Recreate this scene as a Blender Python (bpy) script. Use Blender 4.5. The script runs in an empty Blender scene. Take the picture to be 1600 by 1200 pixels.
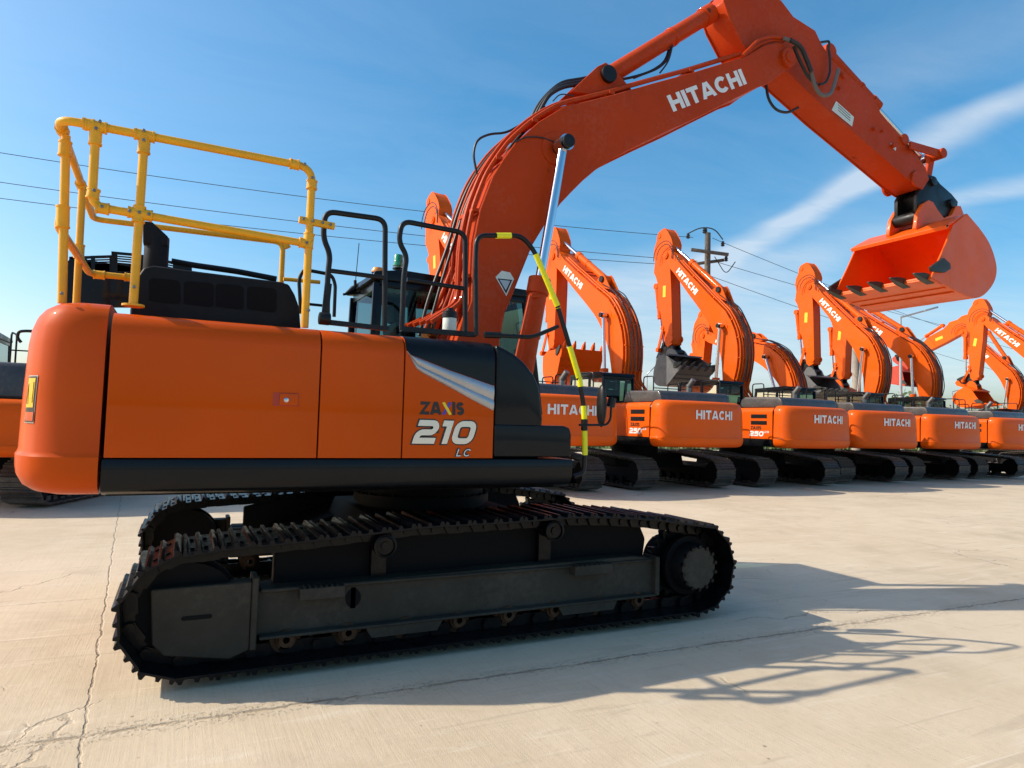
import bpy, bmesh, math, random
from mathutils import Vector, Matrix
R = math.radians
random.seed(7)
scene = bpy.context.scene
COL = scene.collection

# ------------------------------------------------------------------ camera
CAMP = Vector((-1.916, -5.634, 1.516))
YAW, PITCH, ROLL, FPX = R(26.138), R(3.262), R(1.571), 1047.9
Fv = Vector((math.sin(YAW)*math.cos(PITCH), math.cos(YAW)*math.cos(PITCH), math.sin(PITCH)))
R0 = Vector((math.cos(YAW), -math.sin(YAW), 0)); U0 = R0.cross(Fv)
Rv = R0*math.cos(ROLL)+U0*math.sin(ROLL); Uv = -R0*math.sin(ROLL)+U0*math.cos(ROLL)
cam = bpy.data.cameras.new('camera'); camo = bpy.data.objects.new('camera', cam); COL.objects.link(camo)
cam.sensor_fit = 'HORIZONTAL'; cam.sensor_width = 36; cam.lens = 36*FPX/1600
cam.clip_start = .05; cam.clip_end = 3000
camo.matrix_world = Matrix(((Rv.x, Uv.x, -Fv.x, CAMP.x), (Rv.y, Uv.y, -Fv.y, CAMP.y), (Rv.z, Uv.z, -Fv.z, CAMP.z), (0, 0, 0, 1)))
scene.camera = camo

def ray(u, v): return Rv*((u-800)/FPX) - Uv*((v-600)/FPX) + Fv
def P(u, v, Y):                      # survey: picture point on the upright plane y=Y, in metres
    r = ray(u, v); return CAMP + r*((Y-CAMP.y)/r.y)
def X(u, v, Y):
    p = P(u, v, Y); return (p.x, p.z)

# ------------------------------------------------------------------ node helper
class NT:
    def __init__(s, nt): s.nt = nt
    def n(s, t, **kw):
        nd = s.nt.nodes.new(t)
        for k, v in kw.items():
            if k.startswith('i_'): nd.inputs[k[2:].replace('_', ' ')].default_value = v
            else: setattr(nd, k, v)
        return nd
    def l(s, a, b): s.nt.links.new(a, b)
    def put(s, sock, v):
        if hasattr(v, 'is_linked') or hasattr(v, 'links'): s.l(v, sock)
        else: sock.default_value = v
    def m(s, op, a, b=0, c=None, clamp=False):
        nd = s.n('ShaderNodeMath', operation=op, use_clamp=clamp)
        s.put(nd.inputs[0], a); s.put(nd.inputs[1], b)
        if c is not None: s.put(nd.inputs[2], c)
        return nd.outputs[0]
    def vm(s, op, a, b=(0, 0, 0)):
        nd = s.n('ShaderNodeVectorMath', operation=op)
        s.put(nd.inputs[0], a); s.put(nd.inputs[1], b)
        return nd.outputs[1] if op in ('DOT_PRODUCT', 'LENGTH') else nd.outputs[0]
    def noise(s, vec, scale, detail=3, rough=.55, dist=0):
        nd = s.n('ShaderNodeTexNoise'); s.put(nd.inputs['Vector'], vec)
        nd.inputs['Scale'].default_value = scale; nd.inputs['Detail'].default_value = detail
        nd.inputs['Roughness'].default_value = rough; nd.inputs['Distortion'].default_value = dist
        return nd.outputs[0]
    def mr(s, v, a, b, c=0., d=1., smooth=True):
        nd = s.n('ShaderNodeMapRange'); nd.interpolation_type = 'SMOOTHSTEP' if smooth else 'LINEAR'
        s.put(nd.inputs[0], v)
        for i, q in enumerate((a, b, c, d)): s.put(nd.inputs[i+1], q)
        return nd.outputs[0]
    def mix(s, f, a, b, mode='MIX'):
        nd = s.n('ShaderNodeMix', data_type='RGBA', blend_type=mode)
        s.put(nd.inputs[0], f); s.put(nd.inputs[6], a); s.put(nd.inputs[7], b)
        return nd.outputs[2]
    def mapv(s, vec, scale=(1, 1, 1), rot=(0, 0, 0), loc=(0, 0, 0)):
        nd = s.n('ShaderNodeMapping'); s.put(nd.inputs[0], vec)
        nd.inputs[1].default_value = loc; nd.inputs[2].default_value = rot; nd.inputs[3].default_value = scale
        return nd.outputs[0]
    def bump(s, h, strength=.3, dist=.01, normal=None):
        nd = s.n('ShaderNodeBump'); nd.inputs['Strength'].default_value = strength; nd.inputs['Distance'].default_value = dist
        s.put(nd.inputs['Height'], h)
        if normal is not None: s.l(normal, nd.inputs['Normal'])
        return nd.outputs[0]

# ------------------------------------------------------------------ world, sun, exposure
SUNV = Vector((-1.155, .535, 1.0)).normalized()
EL = math.asin(SUNV.z); AZ = math.atan2(SUNV.x, SUNV.y)
w = bpy.data.worlds.new('World'); scene.world = w; w.use_nodes = True
t = NT(w.node_tree); t.nt.nodes.clear()
sky = t.n('ShaderNodeTexSky', sky_type='NISHITA'); sky.sun_disc = False
sky.sun_elevation = EL; sky.sun_rotation = AZ % (2*math.pi); sky.air_density = 1.0; sky.dust_density = 2.2; sky.ozone_density = 2.2; sky.altitude = 0
tc = t.n('ShaderNodeTexCoord'); d = tc.outputs['Generated']
sp = t.n('ShaderNodeSeparateXYZ'); t.l(d, sp.inputs[0])
zc = t.m('MAXIMUM', sp.outputs[2], .02)
cb = t.n('ShaderNodeCombineXYZ'); t.l(t.m('DIVIDE', sp.outputs[0], zc), cb.inputs[0]); t.l(t.m('DIVIDE', sp.outputs[1], zc), cb.inputs[1])
cuv = cb.outputs[0]
def cuvp(u, v):
    r = ray(u, v); return Vector((r.x/r.z, r.y/r.z, 0))
warp = t.noise(t.vm('SCALE', cuv), 1.0) if False else None
wn = t.n('ShaderNodeTexNoise'); t.l(cuv, wn.inputs['Vector']); wn.inputs['Scale'].default_value = .55; wn.inputs['Detail'].default_value = 4
wv = t.vm('SUBTRACT', wn.outputs['Color'], (.5, .5, .5))
wsc = t.n('ShaderNodeVectorMath', operation='SCALE'); t.l(wv, wsc.inputs[0]); wsc.inputs[3].default_value = .55
cw = t.vm('ADD', cuv, wsc.outputs[0])
total = None
# streaks of cirrus: (start, end, half width at start px, amount)
for (a, b, wd, wd2, am) in (((1060, 440), (1400, 250), 21, 16, 1.0), ((1340, 285), (1680, 120), 19, 22, .8), ((1100, 470), (1480, 330), 28, 26, .34),
                       ((1430, 318), (1680, 272), 13, 18, .7), ((900, 600), (1220, 390), 70, 50, .5), ((840, 480), (1150, 390), 40, 34, .45),
                       ((1350, 600), (1680, 430), 70, 80, .3), ((1300, 160), (1680, 10), 50, 60, .2), ((-100, 680), (760, 620), 90, 70, .22)):
    A = cuvp(*a); B = cuvp(*b); D = B-A; L = D.length; D.normalize(); Nn = Vector((-D.y, D.x, 0))
    w1 = abs((cuvp(a[0], a[1]+wd)-A).dot(Nn)); w2 = abs((cuvp(b[0], b[1]+wd2)-B).dot(Nn))
    rel = t.vm('SUBTRACT', cw, tuple(A))
    s_ = t.m('DIVIDE', t.vm('DOT_PRODUCT', rel, tuple(D)), L)
    n_ = t.m('ABSOLUTE', t.vm('DOT_PRODUCT', rel, tuple(Nn)))
    wid = t.mr(s_, 0, 1, w1, w2, False)
    q = t.m('DIVIDE', n_, wid)
    f = t.mr(q, 0, 1.7, 1, 0)
    f = t.m('MULTIPLY', f, t.m('MULTIPLY', t.mr(s_, -.15, .15), t.mr(s_, 1.15, .85)))
    st = t.n('ShaderNodeMapping'); t.l(cuv, st.inputs[0]); st.inputs[2].default_value = (0, 0, -math.atan2(D.y, D.x)); st.inputs[3].default_value = (.9, 2.2, 1)
    nn = t.mr(t.noise(st.outputs[0], 1.1, 8, .66, .6), .25, .7, .45, 1.05)
    f = t.m('MULTIPLY', t.m('MULTIPLY', f, nn), am)
    total = f if total is None else t.m('ADD', total, f)
total = t.m('MULTIPLY', t.m('MINIMUM', total, 1.0), .62)
gam = t.n('ShaderNodeHueSaturation'); gam.inputs['Hue'].default_value = .487; gam.inputs['Saturation'].default_value = 1.5; gam.inputs['Value'].default_value = 1.0
t.l(sky.outputs[0], gam.inputs['Color'])
ccol = t.mix(total, gam.outputs[0], (4.3, 4.6, 4.9, 1))
bg = t.n('ShaderNodeBackground'); t.l(ccol, bg.inputs[0]); bg.inputs[1].default_value = .157
wo = t.n('ShaderNodeOutputWorld'); t.l(bg.outputs[0], wo.inputs[0])

sl = bpy.data.lights.new('sun', 'SUN'); sl.energy = 4.1; sl.angle = R(.53); sl.color = (1, .91, .76)
so = bpy.data.objects.new('sun', sl); COL.objects.link(so)
so.rotation_euler = (-SUNV).to_track_quat('-Z', 'Y').to_euler(); so.location = (0, 0, 20)
scene.view_settings.view_transform = 'Standard'; scene.view_settings.look = 'None'
scene.view_settings.exposure = 0.33; scene.view_settings.gamma = 1

# ------------------------------------------------------------------ materials
def mat(name, col, rough=.5, metal=0, coat=0, spec=.5, var=.0, vscale=4, bump=0, bscale=60, dust=0, emis=None, world=False):
    m = bpy.data.materials.new(name); m.use_nodes = True
    t = NT(m.node_tree); b = m.node_tree.nodes['Principled BSDF']
    b.inputs['Base Color'].default_value = (*col, 1); b.inputs['Roughness'].default_value = rough
    b.inputs['Metallic'].default_value = metal; b.inputs['Coat Weight'].default_value = coat; b.inputs['Coat Roughness'].default_value = .06
    b.inputs['Specular IOR Level'].default_value = spec
    o = t.n('ShaderNodeTexCoord').outputs['Object']
    c = None
    if var:
        n = t.noise(t.n('ShaderNodeNewGeometry').outputs['Position'] if world else o, vscale, 5, .6)
        c = t.mix(t.mr(n, .25, .75), tuple(x*(1-var) for x in col)+(1,), tuple(min(1, x*(1+var)) for x in col)+(1,))
        t.l(t.mr(t.noise(o, vscale*2.3, 4), .3, .7, max(.02, rough-.08), rough+.1), b.inputs['Roughness'])
    if dust:
        n = t.mr(t.m('MULTIPLY', t.noise(o, 2.2, 6, .7), t.mr(t.noise(o, 23, 4, .7), .3, .7, .6, 1.2)), .38, .72, 0, dust)
        c = t.mix(n, c if c is not None else (*col, 1), (.36, .29, .22, 1))
    if c is not None: t.l(c, b.inputs['Base Color'])
    if bump: t.l(t.bump(t.noise(o, bscale, 3), bump, .004), b.inputs['Normal'])
    return m
M = {}
M['orange'] = mat('orange_paint', (.58, .072, .0005), .5, coat=.24, spec=.05, var=.05, vscale=1.2, dust=.006, bump=.22, bscale=3)
M['boom'] = mat('orange_boom_paint', (.46, .045, .004), .5, coat=.06, spec=.1, var=.08, vscale=1.6, dust=.07, bump=.08, bscale=25)
M['rowor'] = mat('orange_yard_paint', (.74, .098, .001), .5, coat=.12, spec=.1, var=.12, vscale=.12, dust=.06, world=True)
M['bkt'] = mat('orange_bucket_paint', (.78, .10, .002), .45, coat=.2, spec=.25, var=.06, vscale=2, dust=.04)
M['red'] = mat('red_primer', (.42, .035, .012), .5, var=.1)
M['dark'] = mat('charcoal_panel', (.006, .007, .009), .35, coat=.22, spec=.12, var=.12, vscale=2, dust=.004)
M['plastic'] = mat('charcoal_plastic', (.007, .008, .010), .55, spec=.2, var=.1, vscale=3, dust=.006, bump=.1, bscale=120)
M['hood'] = mat('grey_hood', (.045, .043, .043), .42, coat=.2, var=.1, dust=.12)
M['silver'] = mat('silver_trim', (.42, .42, .44), .32, metal=.55, var=.05)
M['rail'] = mat('black_rail', (.008, .008, .009), .4, spec=.3, var=.1, dust=.02)
M['yellow'] = mat('yellow_pipe', (.84, .40, .012), .45, coat=.1, spec=.3, var=.08, vscale=5, dust=.08)
M['tape'] = mat('yellow_tape', (.85, .80, .01), .35)
M['rowtrack'] = mat('dusty_track', (.048, .040, .034), .5, var=.3, vscale=9, dust=.12)
M['track'] = mat('black_track', (.003, .003, .004), .38, coat=.1, spec=.16, var=.3, vscale=9, dust=.012, bump=.25, bscale=45)
M['frame'] = mat('track_frame_paint', (.046, .039, .030), .6, spec=.15, var=.25, vscale=2, dust=.05, bump=.1, bscale=60)
M['rust'] = mat('rusty_roller', (.07, .035, .018), .6, spec=.2, var=.5, vscale=8)
M['under'] = mat('underbody', (.004, .004, .005), .7, spec=.15)
M['chrome'] = mat('chrome_rod', (.60, .63, .68), .16, metal=1)
M['steel'] = mat('worn_steel', (.22, .21, .2), .45, metal=.8, var=.2)
M['tooth'] = mat('dark_tooth', (.035, .038, .034), .5, metal=.3, var=.2)
M['greybkt'] = mat('grey_bucket_paint', (.10, .105, .11), .45, var=.15, dust=.12)
M['hose'] = mat('black_hose', (.014, .013, .013), .5, bump=.2, bscale=200)
M['hosegrey'] = mat('grey_sleeve', (.13, .12, .11), .7, bump=.3, bscale=200)
M['white'] = mat('white_lettering', (.78, .78, .76), .5, var=.03)
M['black'] = mat('black_lettering', (.012, .012, .012), .4)
M['blue'] = mat('violet_lettering', (.06, .05, .38), .4)
M['lyellow'] = mat('yellow_lettering', (.85, .6, .02), .4)
M['green'] = mat('green_lens', (.005, .25, .10), .15, coat=1)
M['amber'] = mat('amber_lens', (.8, .28, .01), .2, coat=1)
M['redref'] = mat('red_reflector', (.5, .01, .015), .2, coat=1)
M['sign'] = mat('yellow_sign', (.85, .5, .02), .4)
M['label'] = mat('white_label', (.62, .68, .62), .5)
M['concretepole'] = mat('concrete_pole', (.30, .27, .23), .9, var=.2, vscale=2)
M['wood'] = mat('wood_pole', (.12, .10, .08), .9, var=.3, vscale=6)
M['wire'] = mat('wire_black', (.03, .03, .03), .6)
M['galv'] = mat('galvanised', (.45, .46, .47), .45, metal=.6)
M['interior'] = mat('cab_interior', (.02, .02, .022), .7)
M['wall'] = mat('pale_wall', (.62, .58, .5), .8, var=.08)
M['roof'] = mat('grey_roof', (.2, .2, .21), .6)
def spots(m, amt):
    t = NT(m.node_tree); b = m.node_tree.nodes['Principled BSDF']; o = t.n('ShaderNodeTexCoord').outputs['Object']
    src = b.inputs['Base Color'].links[0].from_socket
    v = t.n('ShaderNodeTexVoronoi'); t.l(t.vm('ADD', o, t.vm('MULTIPLY', t.noise(o, 9, 4, .7), (.12, .12, .12))), v.inputs['Vector']); v.inputs['Scale'].default_value = 2.6
    k = t.m('MULTIPLY', t.mr(v.outputs['Distance'], .11, .05), t.mr(t.noise(o, 1.7, 3), .52, .6))
    st = t.noise(t.mapv(o, (14, 14, .9)), 1, 4, .6)
    c = t.mix(t.m('MULTIPLY', k, amt), src, (.05, .02, .012, 1)); c = t.mix(t.mr(st, .60, .76, 0, .22), c, (.16, .035, .01, 1)); t.l(c, b.inputs['Base Color'])
spots(M['boom'], .8); spots(M['bkt'], .5)
def glassmat():
    m = bpy.data.materials.new('cab_glass'); m.use_nodes = True; t = NT(m.node_tree); m.node_tree.nodes.clear()
    tr = t.n('ShaderNodeBsdfTransparent'); tr.inputs[0].default_value = (.30, .46, .45, 1)
    gl = t.n('ShaderNodeBsdfGlossy'); gl.inputs['Roughness'].default_value = .03; gl.inputs[0].default_value = (.9, .95, 1, 1)
    fr = t.n('ShaderNodeFresnel'); fr.inputs[0].default_value = 1.55
    mx = t.n('ShaderNodeMixShader'); t.l(t.m('MULTIPLY', fr.outputs[0], .5), mx.inputs[0]); t.l(tr.outputs[0], mx.inputs[1]); t.l(gl.outputs[0], mx.inputs[2])
    o = t.n('ShaderNodeOutputMaterial'); t.l(mx.outputs[0], o.inputs[0]); return m
M['glass'] = glassmat()
def chromeletter():
    m = mat('chrome_lettering', (.7, .7, .7), .22, metal=1); return m
M['chromel'] = chromeletter()

# ------------------------------------------------------------------ mesh builder
def tag(o, label=None, cat=None, group=None, kind=None):
    if label: o['label'] = label
    if cat: o['category'] = cat
    if group: o['group'] = group
    if kind: o['kind'] = kind
    return o
def empty(name, loc=(0, 0, 0), rz=0, parent=None):
    o = bpy.data.objects.new(name, None); COL.objects.link(o); o.location = loc; o.rotation_euler = (0, 0, rz)
    o.empty_display_size = .3
    if parent: o.parent = parent
    return o
def link(name, me, parent=None):
    o = bpy.data.objects.new(name, me); COL.objects.link(o)
    if parent: o.parent = parent
    return o
def fillet(pts, r=.05, n=5):
    pts = [Vector(p) for p in pts]; out = [pts[0]]
    for i in range(1, len(pts)-1):
        a, b, c = pts[i-1], pts[i], pts[i+1]
        d1 = (a-b); d2 = (c-b); k = min(r, d1.length*.48, d2.length*.48)
        p = b+d1.normalized()*k; q = b+d2.normalized()*k
        for j in range(n+1):
            s = j/n; out.append(p*(1-s)**2+b*2*s*(1-s)+q*s*s)
    out.append(pts[-1]); return out
class MB:
    def __init__(s): s.bm = bmesh.new()
    def face(s, vs):
        try: return s.bm.faces.new([s.bm.verts.new(v) for v in vs])
        except ValueError: return None
    def prism(s, poly, y0, y1, axis='y'):
        def mk(a, c, y): return (a, y, c) if axis == 'y' else ((y, a, c) if axis == 'x' else (a, c, y))
        A = [s.bm.verts.new(mk(a, c, y0)) for a, c in poly]; B = [s.bm.verts.new(mk(a, c, y1)) for a, c in poly]
        n = len(poly)
        s.bm.faces.new(A); s.bm.faces.new(B[::-1])
        for i in range(n): s.bm.faces.new((A[i], B[i], B[(i+1) % n], A[(i+1) % n]))
        return s
    def box(s, x0, x1, y0, y1, z0, z1): return s.prism([(x0, z0), (x1, z0), (x1, z1), (x0, z1)], y0, y1)
    def bar(s, p, q, w, h, up=(0, 0, 1)):
        p, q = Vector(p), Vector(q); d = (q-p).normalized(); up = Vector(up)
        a = d.cross(up)
        if a.length < 1e-3: a = d.cross(Vector((1, 0, 0)))
        a.normalize(); b = a.cross(d)
        V = []
        for c in (p, q): V.append([s.bm.verts.new(c+a*w/2*i+b*h/2*j) for i, j in ((-1, -1), (1, -1), (1, 1), (-1, 1))])
        s.bm.faces.new(V[0]); s.bm.faces.new(V[1][::-1])
        for i in range(4): s.bm.faces.new((V[0][i], V[1][i], V[1][(i+1) % 4], V[0][(i+1) % 4]))
        return s
    def cyl(s, p, q, r, r2=None, n=20, caps=True):
        r2 = r if r2 is None else r2
        p, q = Vector(p), Vector(q); d = (q-p).normalized(); a = d.orthogonal().normalized(); b = d.cross(a)
        V = [[s.bm.verts.new(c+(a*math.cos(k*2*math.pi/n)+b*math.sin(k*2*math.pi/n))*rr) for k in range(n)] for c, rr in ((p, r), (q, r2))]
        if caps: s.bm.faces.new(V[0][::-1]); s.bm.faces.new(V[1])
        for i in range(n): s.bm.faces.new((V[0][i], V[0][(i+1) % n], V[1][(i+1) % n], V[1][i]))
        return s
    def tube(s, pts, r, n=10, caps=True):
        pts = [Vector(p) for p in pts]; pr = None; ref = None
        rs = r if isinstance(r, (list, tuple)) else [r]*len(pts)
        first = None
        for i, p in enumerate(pts):
            d = ((pts[min(i+1, len(pts)-1)]-p).normalized()+(p-pts[max(i-1, 0)]).normalized())
            if d.length < 1e-6: continue
            d.normalize()
            if ref is None: ref = d.orthogonal().normalized()
            ref = (ref-d*ref.dot(d)).normalized(); b = d.cross(ref)
            ring = [s.bm.verts.new(p+(ref*math.cos(k*2*math.pi/n)+b*math.sin(k*2*math.pi/n))*rs[i]) for k in range(n)]
            if pr:
                for k in range(n): s.bm.faces.new((pr[k], pr[(k+1) % n], ring[(k+1) % n], ring[k]))
            elif caps: s.bm.faces.new(ring[::-1])
            if first is None: first = ring
            pr = ring
        if caps: s.bm.faces.new(pr)
        return s
    def lathe(s, c, axis, prof, n=20):
        c = Vector(c); d = Vector(axis).normalized(); a = d.orthogonal().normalized(); b = d.cross(a); pr = None
        for h, r in prof:
            ring = [s.bm.verts.new(c+d*h+(a*math.cos(k*2*math.pi/n)+b*math.sin(k*2*math.pi/n))*max(r, .0005)) for k in range(n)]
            if pr:
                for k in range(n): s.bm.faces.new((pr[k], pr[(k+1) % n], ring[(k+1) % n], ring[k]))
            pr = ring
        return s
    def grid(s, rows, close=False):
        V = [[s.bm.verts.new(p) for p in r] for r in rows]
        for i in range(len(V)-1):
            m = len(V[i])
            for j in range(m if close else m-1): s.bm.faces.new((V[i][j], V[i][(j+1) % m], V[i+1][(j+1) % m], V[i+1][j]))
        return V
    def build(s, name, m, parent=None, bevel=0, seg=2, ang=35, label=None, smooth=True, mesh=False):
        bm = s.bm
        bmesh.ops.recalc_face_normals(bm, faces=bm.faces[:])
        if bevel:
            ed = [e for e in bm.edges if len(e.link_faces) == 2 and e.calc_face_angle(0) > R(30)]
            if ed: bmesh.ops.bevel(bm, geom=ed, offset=bevel, segments=seg, profile=.6, affect='EDGES', clamp_overlap=True)
        me = bpy.data.meshes.new(name); bm.to_mesh(me); bm.free()
        me.materials.append(m if not isinstance(m, str) else M[m])
        if smooth:
            me.polygons.foreach_set('use_smooth', [True]*len(me.polygons)); me.set_sharp_from_angle(angle=R(ang))
        if mesh: return me
        o = link(name, me, parent)
        if label: o['label'] = label
        return o

# ------------------------------------------------------------------ lettering (stroke glyphs)
def arc(cx, cy, rx, ry, a0, a1, n=14): return [(cx+rx*math.cos(R(a0+(a1-a0)*i/n)), cy+ry*math.sin(R(a0+(a1-a0)*i/n))) for i in range(n+1)]
def glyph(ch, t):
    h = t/2; W = .68
    if ch == 'I': return t, [[(h, 0), (h, 1)]]
    if ch == 'H': return .84, [[(h, 0), (h, 1)], [(.84-h, 0), (.84-h, 1)], [(t, .5), (.84-t, .5)]]
    if ch == 'T': return .78, [[(0, 1-h), (.78, 1-h)], [(.39, 0), (.39, 1-t)]]
    if ch == 'A': return .96, [[(h*.9, 0), (.48-.04, 1)], [(.96-h*.9, 0), (.48+.04, 1)], [(.26, .27), (.70, .27)]]
    if ch == 'C': return .88, [arc(.46, .5, .46-h, .5-h, 42, 318, 24)]
    if ch == 'Z': return .72, [[(0, 1-h), (.66, 1-h), (.06, h), (.72, h)]]
    if ch == 'X': return .78, [[(.09, 0), (.69, 1)], [(.69, 0), (.09, 1)]]
    if ch == 'S':
        ry = (1-t)/4; return .68, [arc(.34, 1-h-ry, .34-h, ry, 25, 268, 14)+arc(.34, h+ry, .34-h, ry, 88, -155, 14)]
    if ch == '2':
        r = .21; a = 1-h-r
        return .98, [[(.02, 1-h)]+arc(a-.02, a, r, r, 90, 0, 5)+arc(a-.02, .5+r-.02, r, r, 0, -90, 5)[1:]+arc(b_ if False else h+r, .5-r-.02, r, r, 90, 180, 5)+[(h, h), (.98, h)]]
    if ch == '1': return .46, [[(.0, 1-h), (.46-h, 1-h), (.46-h, 0)]]
    if ch == '0':
        r = .23; a, b = 1-h-r, h+r
        return 1.0, [[(.5, 1-h)]+arc(a, a, r, r, 90, 0, 5)+arc(a, b, r, r, 0, -90, 5)+arc(b, b, r, r, -90, -180, 5)+arc(b, a, r, r, 180, 90, 5)+[(.5, 1-h)]]
    if ch == '5': return .9, [[(.88, 1-h), (h, 1-h), (h, .58), (.74, .58), (.9-h, .46), (.9-h, .16), (.74, h), (0, h)]]
    if ch == 'L': return .6, [[(h, 1), (h, h), (.6, h)]]
    if ch == 'N': return .74, [[(h, 0), (h, 1)], [(h, .96), (.74-h, .04)], [(.74-h, 0), (.74-h, 1)]]
    return .3, []
def ribbon(pts, t):
    pts = [Vector((a, b)) for a, b in pts]; Lp, Rp = [], []
    for i, p in enumerate(pts):
        d1 = (p-pts[i-1]).normalized() if i else (pts[1]-p).normalized()
        d2 = (pts[i+1]-p).normalized() if i < len(pts)-1 else d1
        n1 = Vector((-d1.y, d1.x)); n2 = Vector((-d2.y, d2.x)); m = (n1+n2)
        if m.length < 1e-4: m = n1
        m.normalize(); k = min(1/max(m.dot(n1), .3), 1.7 if m.dot(n1) < .8 else 1.3)*t/2
        Lp.append(p+m*k); Rp.append(p-m*k)
    return Lp, Rp
def text(s, t, O, E1, E2, N, name, m, parent, gap=.12, only=None, off=.002, width=1.0):
    """O origin (3d), E1 vector spanning whole word, E2 vector of letter height, N outward normal"""
    x = 0; items = []
    for i, ch in enumerate(s):
        if ch == ' ': x += .35; continue
        wd, st = glyph(ch, t); items.append((i, x, st)); x += wd+gap
    tot = x-gap; mb = MB(); k = 0
    O, E1, E2, N = Vector(O), Vector(E1), Vector(E2), Vector(N).normalized()
    for i, x0, st in items:
        if only is not None and not only(i, 0) and not only(i, 1): continue
        for j, line in enumerate(st):
            if only is not None and not only(i, j): continue
            Lp, Rp = ribbon(line, t); k += 1
            f = lambda p: O+E1*((x0+p.x)/tot)+E2*min(1.0, max(0.0, p.y))+N*(off+.0003*(j+1))
            A = [mb.bm.verts.new(f(p)) for p in Lp]; B = [mb.bm.verts.new(f(p)) for p in Rp]
            for q in range(len(A)-1):
                fc = mb.bm.faces.new((A[q], B[q], B[q+1], A[q+1])); fc.normal_update()
    me = bpy.data.meshes.new(name); bm = mb.bm
    for fc in bm.faces:
        fc.normal_update()
        if fc.normal.dot(N) < 0: fc.normal_flip()
    bm.to_mesh(me); bm.free(); me.materials.append(M[m]); return link(name, me, parent)
def decal(poly3, N, name, m, parent, off=.002):
    N = Vector(N).normalized(); mb = MB(); f = mb.face([Vector(p)+N*off for p in poly3]); f.normal_update()
    if f.normal.dot(N) < 0: f.normal_flip()
    me = bpy.data.meshes.new(name); mb.bm.to_mesh(me); mb.bm.free(); me.materials.append(M[m]); return link(name, me, parent)
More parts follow.
